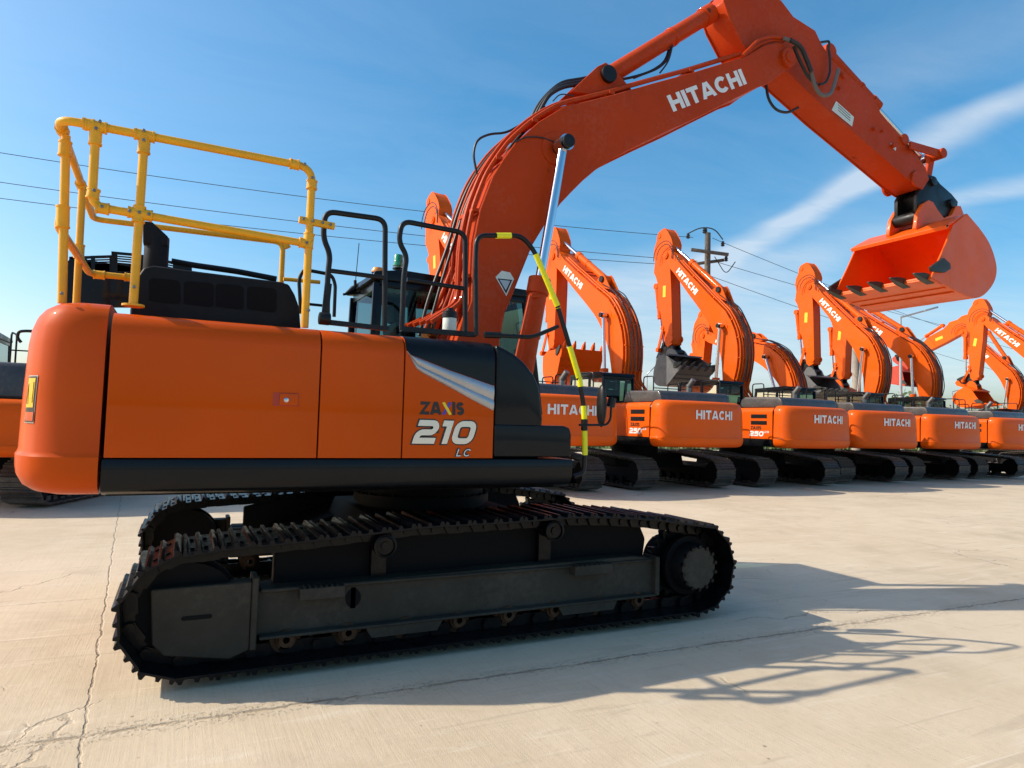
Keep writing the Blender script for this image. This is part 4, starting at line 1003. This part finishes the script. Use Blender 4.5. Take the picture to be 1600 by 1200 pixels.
q = [P(u, v, 1.0) for u, v in ((540, 459), (552, 452), (565, 444), (583, 433))]; b.tube(q, [.012, .035, .028, .03], n=8)
b.tube([P(536, 460, 1.0), P(560, 458, 1.0), P(585, 440, 1.0)], .012, n=8); b.build('rear_wiper_guard', 'rail', cab)
# filter canister
b = MB(); p = P(702, 519, -.75); b.cyl(p, p+Vector((0, 0, .11)), .055, n=24); b.build('filter_canister', 'label', root, bevel=.006)
b = MB(); p = p+Vector((0, 0, .112)); b.lathe(p, (0, 0, 1), [(0, .001), (0, .06), (.03, .06), (.035, .055), (.05, .055), (.055, .03), (.075, .028), (.075, .001)], n=24); b.build('filter_cap', 'rail', root)

# ------------------------------------------------------------------ front end
F = front_end(root, bmat='bkt')
boom, arm = F['boom'], F['arm']
def hose(px, Y, r, m='hose', par=None, name='hose', fil=.15):
    pts = [P(u, v, Y) if not isinstance(Y, (list, tuple)) else P(u, v, Y[i]) for i, (u, v) in enumerate(px)]
    mb = MB(); mb.tube(fillet(pts, fil, 6), r, n=10); return mb.build(name, m, par or boom)
for k, Y in enumerate((-.02, .06, .12)):
    o = k*4
    hose([(836-o, 190), (848-o, 165), (858, 148-o*.5), (878, 136-o), (905, 132-o), (925, 128-o), (940, 124)], Y, .019)
hose([(945, 130), (1000, 118), (1030, 106), (1046, 90), (1050, 66)], -.04, .014); hose([(990, 122), (1020, 110), (1040, 96), (1047, 68)], .0, .012); hose([(1031, 114), (1045, 96), (1051, 70)], -.08, .009)
hose([(745, 272), (739, 240), (745, 218), (765, 209), (790, 208), (812, 196)], -.05, .011)
hose([(864, 158), (875, 146), (896, 150)], -.25, .006)
hose([(805, 222), (820, 214), (845, 214), (866, 222), (872, 228)], -.31, .007)
hose([(762, 295), (790, 240), (812, 212), (840, 186), (852, 168)], [.0, .0, .0, .0, .0], .017)
hose([(655, 525), (668, 470), (700, 385), (716, 330), (735, 285), (762, 246), (800, 208)], .10, .016); hose([(668, 520), (690, 440), (712, 370), (728, 320), (745, 285)], .04, .014)
# pipes from the deck up to the boom
for k, (a, bq, Y) in enumerate((((664, 517), (714, 400), .12), ((680, 517), (722, 400), .04), ((696, 500), (728, 390), -.02), ((712, 500), (733, 380), -.12))):
    mb = MB(); mb.tube(fillet([P(*a, Y), P((a[0]*.45+bq[0]*.55), (a[1]*.5+bq[1]*.5), Y), P(*bq, Y)], .1), .022, n=10); mb.build('steel_pipe', 'boom', boom)
# hoses round the boom tip
F1 = -.34
hose([(1225, 60), (1245, 68), (1256, 85), (1268, 115), (1274, 138), (1284, 150), (1298, 148), (1304, 130), (1310, 108)], F1, .022, 'hosegrey', arm)
hose([(1235, 62), (1252, 72), (1262, 96), (1268, 112)], F1-.02, .023, 'hose', arm); hose([(1240, 72), (1250, 96), (1262, 120), (1276, 132)], F1+.03, .019, 'hose', arm)
hose([(1294, 70), (1297, 90), (1297, 115), (1290, 130), (1280, 132)], F1+.1, .014, 'hose', arm)
hose([(1197, 132), (1200, 155), (1212, 172), (1230, 177), (1247, 168)], -.1, .016, 'hose', arm)
hose([(1160, 87), (1185, 62), (1205, 57), (1228, 60)], -.31, .018, 'boom', boom, 'steel_pipe', .08); hose([(1160, 91), (1185, 70), (1205, 62), (1225, 64)], -.27, .018, 'boom', boom, 'steel_pipe', .08)
hose([(1282, 66), (1296, 64), (1295, 74)], -.16, .014, 'hose', arm)
b = MB()
for u, v, r_ in ((1317, 119, .035), (1311, 138, .022), (1365, 202, .022), (1395, 228, .03), (1378, 205, .014)): p = P(u, v, -.20); b = MB(); b.cyl(p+Vector((0, .02, 0)), p+Vector((0, -.03, 0)), r_, n=12); b.build('arm_fitting', 'boom', arm, bevel=.004)
decal([P(u, v, -.191) for u, v in ((1306, 158), (1334, 183), (1331, 198), (1299, 172))], (0, -1, 0), 'information_label', 'label', arm, .004)
for k in range(3):
    a_ = P(1309, 164+k*4, -.191); c_ = P(1328, 181+k*4, -.191); b = MB(); b.bar(a_+Vector((0, -.005, 0)), c_+Vector((0, -.005, 0)), .0015, .006); b.build('print_line', 'plastic', arm)
decal([P(u, v, -.191) for u, v in ((1391, 223), (1400, 231), (1399, 236), (1392, 229))], (0, -1, 0), 'small_label', 'label', arm, .004)
decal([P(u, v, -.3) for u, v in ((784, 423), (797, 426), (803, 436), (774, 433))], (0, -1, 0), 'green_label', 'label', boom, .0022)
decal([P(u, v, -.3) for u, v in ((774, 433), (803, 436), (791, 463))], (0, -1, 0), 'triangle_label', 'label', boom, .003)
decal([P(u, v, -.3) for u, v in ((777, 435), (800, 437.5), (790.5, 459))], (0, -1, 0), 'triangle_label_inner', 'plastic', boom, .0042)
decal([P(u, v, -.3) for u, v in ((780, 437), (797, 439), (790, 454))], (0, -1, 0), 'triangle_label_face', 'silver', boom, .0054)
# swing post / boom bracket on the upper frame
b = MB()
for sg in (-1, 1): b.prism([(-.35, 1.2), (.55, 1.2), (.45, 1.5), (.25, 1.80), (.0, 1.86), (-.2, 1.7)], sg*.33, sg*.40)
b.prism([(.1, 1.2), (.95, 1.2), (.9, 1.35), (.72, 1.55), (.55, 1.55), (.45, 1.3)], -.52, -.46); b.prism([(.1, 1.2), (.95, 1.2), (.9, 1.35), (.72, 1.55), (.55, 1.55), (.45, 1.3)], .46, .52)
b.build('boom_bracket', 'boom', root, bevel=.008)
b = MB(); b.tube([P(829, 462, -.52), P(800, 590, -.52)], .018, n=8); b.tube([P(829, 462, -.52), P(846, 462, -.5)], .02, n=8); b.build('cylinder_pipe', 'boom', root)
#@@ROW
# ================================================================== the row of yard machines
def row_meshes():
    d = {}
    d['cw'] = cw_mesh().build('counterweight', 'rowor', mesh=True, ang=28)
    mb = MB(); mb.box(-2.28, .9, -1.28, 1.28, 1.06, 1.25); mb.box(-2.3, -.02, -1.33, -1.0, 1.25, 2.07); mb.box(-.3, 1.2, .36, 1.3, 1.05, 1.2); mb.box(-2.2, .0, -1.0, .3, 1.25, 2.0)
    d['frame'] = mb.build('upper_frame', 'under', mesh=True, bevel=.01, seg=1)
    for sg, nm in ((-1, 'r'), (1, 'l')):
        mb = MB(); s = [(-sg*y, z) for y, z in sec(0)]; inn = [(y-sg*.03, z-.0) if i < 3 else (y-sg*.02, z-.03) for i, (y, z) in enumerate(s)]
        mb.prism(s+inn[::-1], -2.29, -.48 if sg > 0 else .1, axis='x'); d['side'+nm] = mb.build('side_panel', 'rowor', mesh=True, bevel=.006, seg=1)
        mb = MB(); s = [(sg*1.355, 1.255), (sg*1.36, 1.15), (sg*1.32, 1.07), (sg*1.2, 1.06), (sg*1.2, 1.255)]; mb.prism(s, -2.29, .8, axis='x'); d['skirt'+nm] = mb.build('side_skirt', 'dark', mesh=True)
    mb = MB(); mb.prism([(-2.42, 2.08), (-2.38, 2.28), (-2.30, 2.36), (-1.15, 2.38), (-1.02, 2.30), (-.95, 2.08)], -1.05, 1.12); d['hood'] = mb.build('engine_hood', 'hood', mesh=True, bevel=.05, seg=3)
    mb = MB(); mb.cyl((-1.25, -.75, 2.3), (-1.25, -.75, 2.62), .07, n=18); mb.cyl((-1.25, -.75, 2.55), (-1.40, -.78, 2.74), .07, n=18); d['exh'] = mb.build('exhaust_pipe', 'steel', mesh=True)
    mb = MB()
    def loop(x0, x1, y, z0, z1): mb.tube(fillet([(x0, y, z0), (x0, y, z1), (x1, y, z1), (x1, y, z0)], .08, 4), .016, n=8)
    loop(-.98, -.55, -1.1, 2.05, 2.72); loop(-.45, -.02, -1.1, 2.05, 2.68); loop(-1.0, -.6, .20, 2.1, 2.80); loop(-2.15, -1.5, -.95, 2.3, 2.7)
    mb.tube(fillet([(-.98, -1.1, 2.5), (-.98, .2, 2.5)], .05), .012, n=8)
    d['rail'] = mb.build('handrail', 'rail', mesh=True)
    mb = MB()
    for k in range(2): mb.box(-2.12, -1.60, 1.361, 1.366, 1.80-k*.17, 1.90-k*.17)
    d['vent'] = mb.build('vent', 'black', mesh=True)
    mb = MB()
    for k in range(2):
        for j in range(4): mb.box(-2.10, -1.62, 1.366, 1.374, 1.81+.022*j-k*.17, 1.818+.022*j-k*.17)
    d['slat'] = mb.build('vent_slat', 'plastic', mesh=True)
    # crawler: whole track for machines seen small
    mb = MB(); chain_into(mb, 0); 
    for p, a in POS: shoe_into(mb, shoe_M(p, a, 0))
    d['track'] = mb.build('track', 'rowtrack', mesh=True)
    mb = MB(); mb.box(-1.8, 1.8, -.12, .12, .2, .5); mb.lathe((1.83, -.15, TZ), (0, 1, 0), [(0, .01), (0, .27), (.3, .27), (.3, .01)], n=28); mb.lathe((-1.83, -.15, TZ), (0, 1, 0), [(0, .01), (0, .27), (.3, .27), (.3, .01)], n=28)
    for k in range(8): mb.cyl((-1.3+2.6*k/7, -.18, .2), (-1.3+2.6*k/7, .18, .2), .09, n=14)
    d['tframe'] = mb.build('track_frame', 'under', mesh=True, bevel=.004, seg=1)
    mb = MB()
    for sg in (-1, 1): mb.prism([(-.35, 1.2), (.55, 1.2), (.45, 1.5), (.25, 1.80), (.0, 1.86), (-.2, 1.7)], sg*.33, sg*.40)
    mb.box(-.3, .5, -.329, .329, 1.2, 1.3)
    d['bracket'] = mb.build('boom_bracket', 'rowor', mesh=True, bevel=.008, seg=1)
    mb = MB(); rows = []
    for k in range(9): a = math.pi*k/8; rows.append([(-2.30+.16*math.sin(a)*math.cos(j*math.pi/6)*.5, -1.0+.17*math.cos(a), 2.13+.03*math.sin(a)*math.sin(j*math.pi/6)) for j in range(12)])
    mb.grid(rows, close=True); d['mir'] = mb.build('mirror', 'rail', mesh=True)
    return d
RM = row_meshes(); GRP = 'excavators parked in a row behind'
def row_machine(x, y, th, label, ab, aa, abk, s=1.10, arm_s=1.07, bmat='rowor', slew_tracks=0, front=True, extra=None, model=True, msc=1.0, txt=(.42, -.74)):
    r = empty('excavator', (x, y, 0), R(90+th)); tag(r, label, 'excavator', GRP); r.scale = (msc,)*3
    cwm = link('counterweight', RM['cw'], r)
    for k, nm in (('frame', 'upper_frame'), ('sider', 'side_panel'), ('skirtr', 'side_skirt'), ('skirtl', 'side_skirt'), ('exh', 'exhaust_pipe'), ('rail', 'handrail'), ('bracket', 'boom_bracket'), ('mir', 'mirror')): link(nm, RM[k], r)
    hd = link('engine_hood', RM['hood'], r)
    sp = link('side_panel', RM['sidel'], r); vn = link('vent', RM['vent'], sp); link('vent_slat', RM['slat'], sp)
    for sg in (-1, 1):
        for k, nm in (('track', 'track'), ('tframe', 'track_frame')):
            o = link(nm, RM[k], r); a = R(-th+slew_tracks); o.location = (-math.sin(a)*sg*1.195, math.cos(a)*sg*1.195, 0); o.rotation_euler = (0, 0, a)
    mb = MB(); mb.prism([(-.7, .45), (.7, .45), (.6, .8), (-.6, .8)], -1.1, 1.1); mb.lathe((0, 0, .78), (0, 0, 1), [(0, .1), (0, .62), (.27, .62), (.27, .1)], n=32); mb.build('centre_frame', 'under', r)
    # lettering on the rear of the counterweight, laid on its curve
    word = MB(); tk = .23; xx = 0; tot = sum(glyph(c, tk)[0]+.12 for c in 'HITACHI')-.12
    i0, i1 = 8.55, 13.5     # plan index range from the machine's centre to its right-hand side
    ya, yb = txt or (.4, -.7)
    def skin(u, z):          # u 0..1 across the word
        yy = ya+(yb-ya)*u
        pl = plan_off(.015-.003)
        for q in range(len(pl)-1):
            if min(pl[q][1], pl[q+1][1]) <= yy <= max(pl[q][1], pl[q+1][1]):
                f = (yy-pl[q][1])/(pl[q+1][1]-pl[q][1]+1e-9); return Vector((pl[q][0]*(1-f)+pl[q+1][0]*f-.001, yy, z))
        return Vector((-2.85, yy, z))
    for c in 'HITACHI':
        wd, st = glyph(c, tk)
        for j, line in enumerate(st):
            Lp, Rp = ribbon(line, tk)
            f = lambda p: skin((xx+p.x)/tot, 1.705+.21*min(1, max(0, p.y)))+Vector((-.0004*j, 0, 0))
            A = [word.bm.verts.new(f(p)) for p in Lp]; B = [word.bm.verts.new(f(p)) for p in Rp]
            for q in range(len(A)-1): word.bm.faces.new((A[q], B[q], B[q+1], A[q+1]))
        xx += wd+.12
    if txt is None: word.bm.free()
    else: word.build('lettering', 'white', cwm, smooth=False)
    if model:
        O = Vector((-1.60, 1.362, 1.50)); text('ZAXIS', .24, O, (.0-.0+-.0, 0, 0) if False else Vector((.34, 0, 0))*-1, (0, 0, .09), (0, 1, 0), 'lettering', 'black', sp, .1)
        text('250', .27, Vector((-1.55, 1.362, 1.33)), (-.46, 0, 0), (-.02, 0, .13), (0, 1, 0), 'lettering', 'white', sp, .1)
        text('LCN', .2, Vector((-2.03, 1.362, 1.42)), (-.16, 0, 0), (0, 0, .05), (0, 1, 0), 'lettering', 'white', sp, .15)
    cb_ = cab_unit(r)
    if front:
        FE = front_end(r, ab, aa, abk, s=s, foot=(.15, 1.75), omat='rowor', bmat=bmat, side=1, arm_s=arm_s)
        TB, TA = FE['TB'], FE['TA']
        bb = [TB(p) for p in boom_back]
        for k in range(4):
            mb = MB(); random.seed(k+int(x*10)); of = [.14+.05*random.random() for _ in bb]
            pts = [( offs(bb, of[i]*s)[i]) for i in range(1, 11)]
            mb.tube(fillet([(p[0], (-.12+.09*k)*s, p[1]) for p in pts], .15, 3), .017, n=6); mb.build('hose', 'hose', FE['boom'])
        # hoses looping round the boom tip
        for k, rr in enumerate((.36, .46)):
            c = TB(TIP); a0 = R(ab); mb = MB()
            pts = [(c[0]+rr*s*math.cos(a0+q)*(.9 if q > .5 else 1.1), c[1]+rr*s*math.sin(a0+q)) for q in (2.5, 1.9, 1.2, .5, -.2, -.8, -1.3)]
            mb.tube(fillet([(p[0], (.34+.03*k)*s, p[1]) for p in pts], .2, 4), .014, n=6); mb.build('hose', 'hose', FE['arm'])
        a_, b_ = TA((TIP[0]+.95, TIP[1]-.02)), TA((TIP[0]+1.30, TIP[1]-.12)); c_, d_ = TA((TIP[0]+1.27, TIP[1]-.25)), TA((TIP[0]+.92, TIP[1]-.15))
        if extra != 'nolabel': decal([(p[0], .19*s, p[1]) for p in (a_, b_, c_, d_)], (0, 1, 0), 'yellow_label', 'sign', FE['arm'], .004)
    return r
row_machine(5.2, 9.2, 8, 'orange excavator just right of the taped handrail, arm head behind the big boom', 58.5, -100, -20, s=1.15, txt=(.80, -.48))
row_machine(9.1, 9.2, 1, 'orange excavator with 250 on its side and an orange bucket with teeth pointing up', 53.5, -88, -60, s=1.14)
row_machine(12.95, 9.2, 2, 'orange excavator whose grey bucket hangs left of the utility pole', 62.5, -93, -30, bmat='greybkt', s=1.10)
row_machine(16.5, 9.6, -2, 'orange excavator carrying a thin railing, its boom lower than booms either side', 34.5, -80, 20, s=1.05, extra='nolabel', model=False)
row_machine(20.2, 9.9, 0, 'orange excavator with grey bucket, its arm head left of the big raised bucket', 64.5, -91, -15, s=1.05, bmat='greybkt', model=False)
row_machine(24.0, 10.1, 2, 'orange excavator whose arm head is hidden behind the big raised bucket', 54.5, -87, 0, s=1.10, model=False)
row_machine(37.0, 14, 0, 'orange excavator with arm stretched out to the left above a reddish bucket', 66, -22, 20, s=1.05, arm_s=1.2, bmat='red', model=False)
row_machine(34.0, 10.5, 3, 'orange excavator farthest right, its lettered boom running out of the picture', 60.5, -83, 0, s=1.12, model=False)
lm = row_machine(-4.35, 9.2, 0, 'orange excavator half hidden behind the big machine at the left edge', 20, -60, 60, model=False, txt=None, front=False, slew_tracks=-22)
for o_ in list(lm.children):
    k_ = o_.name.split('.')[0]
    if k_ in ('counterweight', 'side_panel'): o_.scale.z = .79; o_.location.z = -.03
    if k_ == 'cab': o_.location.y = .25
    if k_ == 'engine_hood': o_.scale.z = 2; o_.location.z = -2.5; o_.scale.y = 1.15
#@@FAR
# ------------------------------------------------------------------ utility pole, wires, lamps
def atd(u, v, depth): return CAMP+ray(u, v)*depth
pd = 29.0
pt = atd(1106, 364, pd); px_, py_ = pt.x, pt.y
pole = empty('utility_pole', (px_, py_, 0)); tag(pole, 'weathered utility pole with crossarms and insulators standing behind the row', 'utility pole')
b = MB(); b.cyl((0, 0, 0), (0, 0, pt.z), .17, .12, n=14); b.build('post', 'wood', pole)
sd = Vector((.5, -.86, 0))
b = MB(); 
z1 = atd(1106, 392, pd).z; z2 = atd(1106, 412, pd).z
b.bar(Rv*-.85+Vector((0, -.2, z1)), Rv*.75+Vector((0, -.2, z1-.22)), .12, .13); b.bar(Rv*-.45+Vector((0, .2, z2)), Rv*.85+Vector((0, .2, z2+.18)), .12, .12); b.build('crossarm', 'wood', pole, bevel=.01)
b = MB()
ins = [(-.85, z1+.65), (-.15, z1+.9), (.65, z1+.35), (.80, z2+.25), (-.1, pt.z+.15)]
for a, z in ins: b.lathe(Vector((0, 0, 0))+R0*a+Vector((0, 0, z-.15)), (0, 0, 1), [(0, .03), (.04, .09), (.08, .05), (.12, .09), (.16, .05), (.2, .07), (.24, .02)], n=10)
b.tube(fillet([R0*-.9+Vector((0, 0, z1+.7)), R0*-.3+Vector((0, 0, pt.z+.25)), R0*.3+Vector((0, 0, pt.z+.2)), R0*.65+Vector((0, 0, z1+.5))], .3), .025, n=6)
b.tube(fillet([R0*.3+Vector((0, 0, z2+.3)), R0*.8+Vector((0, 0, z2-.5)), R0*1.2+Vector((0, 0, z2+.1))], .3), .02, n=6)
b.build('insulator', 'wire', pole)
def wire(pts, lab, r=.012):
    a, m_, c = [Vector(p) for p in pts]; mb = MB(); q = []
    for i in range(41):
        s = i/40; q.append(a*(1-s)**2+m_*2*s*(1-s)+c*s*s)
    mb.tube(q, r, n=5); tag(mb.build('power_line', 'wire'), lab, 'power line', 'power lines')
def sag(a, c, k): m_ = (a+c)/2; m_.z -= k; return (a, m_, c)
wire(sag(atd(-60, 229, 22), atd(1083, 371, pd), .6), 'highest of the overhead wires crossing the sky left of the pole')
wire(sag(atd(-60, 276, 22.5), atd(1090, 408, pd), .5), 'middle overhead wire crossing the sky left of the pole')
wire(sag(atd(-60, 302, 22.5), atd(1084, 416, pd), .5), 'lowest overhead wire crossing the sky left of the pole')
wire(sag(atd(1113, 372, pd), atd(1640, 560, 55), .9), 'upper overhead wire running down from the pole towards the right')
wire(sag(atd(1122, 410, pd), atd(1640, 545, 60), .6), 'middle overhead wire running from the crossarm towards the right')
wire(sag(atd(1112, 432, pd), atd(1640, 600, 60), .7), 'lowest overhead wire running from the pole towards the right')
def lamp(u, vtop, depth, du, dv, lab):
    t0 = atd(u, vtop, depth); r = empty('street_lamp', (t0.x, t0.y, 0)); tag(r, lab, 'street lamp')
    b = MB(); b.cyl((0, 0, 0), (0, 0, t0.z), .09, .05, n=10); e = atd(u+du, vtop+dv, depth)-t0; b.tube([(0, 0, t0.z), Vector((0, 0, t0.z))+e], .045, n=8); b.build('post', 'galv', r)
    b = MB(); q = Vector((0, 0, t0.z))+e; d_ = e.normalized(); b.bar(q-d_*.35, q+d_*.35, .22, .1); b.build('lamp_head', 'galv', r, bevel=.03)
lamp(1407, 496, 34, 47, -13, 'grey street lamp with angled arm standing under the big raised bucket')
lamp(1011, 585, 60, 9, -9, 'small distant street lamp between the second and third booms')
lamp(1488, 612, 75, 16, -4, 'small distant street lamp low near the right end of the row')
cp_ = atd(1338, 520, 31); r = empty('concrete_pole', (cp_.x, cp_.y, 0)); tag(r, 'pale concrete pole rising behind the boom with the grey bucket', 'pole')
b = MB(); b.cyl((0, 0, 0), (0, 0, cp_.z), .22, .16, n=14); b.build('post', 'concretepole', r)
# ------------------------------------------------------------------ verge, far trees, buildings
def leafmat(name, a, bcol):
    m = bpy.data.materials.new(name); m.use_nodes = True; t = NT(m.node_tree); b = m.node_tree.nodes['Principled BSDF']
    o = t.n('ShaderNodeTexCoord').outputs['Object']; t.l(t.mix(t.mr(t.noise(o, .6, 4), .35, .65), (*a, 1), (*bcol, 1)), b.inputs['Base Color']); b.inputs['Roughness'].default_value = .7; return m
M['grass'] = leafmat('verge_grass', (.06, .10, .02), (.16, .17, .05)); M['leaf'] = leafmat('far_leaves', (.03, .06, .02), (.07, .11, .03))
mb = MB(); random.seed(3)
for i in range(9000):
    x = random.uniform(-5, 90); y = random.uniform(30, 46); h = random.uniform(.25, .7); a = random.uniform(0, math.pi); dx, dy = math.cos(a)*.09, math.sin(a)*.09; lx, ly = random.uniform(-.2, .2), random.uniform(-.2, .2)
    v = [mb.bm.verts.new(p) for p in ((x-dx, y-dy, 0), (x+dx, y+dy, 0), (x+lx+dx*.3, y+ly+dy*.3, h), (x+lx-dx*.3, y+ly-dy*.3, h))]; mb.bm.faces.new(v)
tag(mb.build('grass', 'grass', smooth=False), 'rough green grass along the far edge of the yard', 'grass', kind='stuff')
g = MB(); g.face([(-400, 29.5, .004), (600, 29.5, .004), (600, 800, .004), (-400, 800, .004)]); tag(g.build('field', M['grass'], smooth=False), kind='structure')
def tree(x, y, h, w, lab, sd_):
    random.seed(sd_); r = empty('tree', (x, y, 0)); tag(r, lab, 'tree', 'distant trees')
    b = MB(); b.cyl((0, 0, 0), (0, 0, h*.5), .18, .1, n=8)
    for k in range(4): a = k*1.6; b.cyl((0, 0, h*.35), (math.cos(a)*w*.3, math.sin(a)*w*.3, h*.65), .08, .03, n=6)
    b.build('trunk', 'wood', r); b = MB()
    cl = [(random.gauss(0, w*.26), random.gauss(0, w*.26), h*random.uniform(.35, .9), w*random.uniform(.12, .26)) for _ in range(14)]
    for cx, cy, cz, cr in cl:
        for k in range(110):
            d_ = Vector((random.gauss(0, 1), random.gauss(0, 1), random.gauss(0, .8))).normalized()*cr*random.uniform(.5, 1.1); p = Vector((cx, cy, cz))+d_
            s1 = Vector((random.uniform(-1, 1), random.uniform(-1, 1), random.uniform(-1, 1))).normalized()*.22; s2 = s1.orthogonal().normalized()*.14
            b.bm.faces.new([b.bm.verts.new(q) for q in (p-s1, p+s2, p+s1, p-s2)])
    b.build('crown', 'leaf', r, smooth=False)
def at_ground(u, depth): p = CAMP+ray(u, 660)*depth; return p.x, p.y
for k, (u, dep, h, w_, lab) in enumerate(((1384, 62, 5, 6, 'small dark tree seen between the booms above the thin white railing'), (1352, 75, 4.5, 6, 'low bushy tree behind the fourth counterweight'), (1190, 80, 4.5, 7, 'low green tree in the gap right of the third boom'), (1010, 85, 4, 8, 'distant tree low behind the second counterweight'), (905, 80, 3.6, 8, 'distant bush behind the lettered counterweight beside the taped rail'), (1560, 95, 5, 8, 'distant tree near the right edge behind the last machines'), (1506, 105, 5, 9, 'distant tree behind the small low street lamp'))):
    tree(*at_ground(u, dep), h, w_, lab, k+11)
def shed(u, dep, w_, d_, h, lab, rz=.3):
    x, y = at_ground(u, dep); r = empty('shed', (x, y, 0), rz); tag(r, lab, 'building')
    b = MB(); b.box(-w_/2, w_/2, -d_/2, d_/2, 0, h); b.build('wall', 'wall', r)
    b = MB(); b.prism([(-w_/2-.3, h), (w_/2+.3, h), (0, h+w_*.12)], -d_/2-.3, d_/2+.3); b.build('roof', 'roof', r)
    for k in range(4): b = MB(); x0 = -w_/2+1+k*w_/4.3; b.box(x0, x0+1.2, -d_/2-.03, -d_/2-.005, 1.2, 2.4); b.build('window', 'black', r)
shed(1518, 70, 5, 6, 3.4, 'pale building with small windows beyond the yard near the right end of the row')
shed(1215, 110, 14, 8, 3.6, 'low pale shed far behind the third excavator')
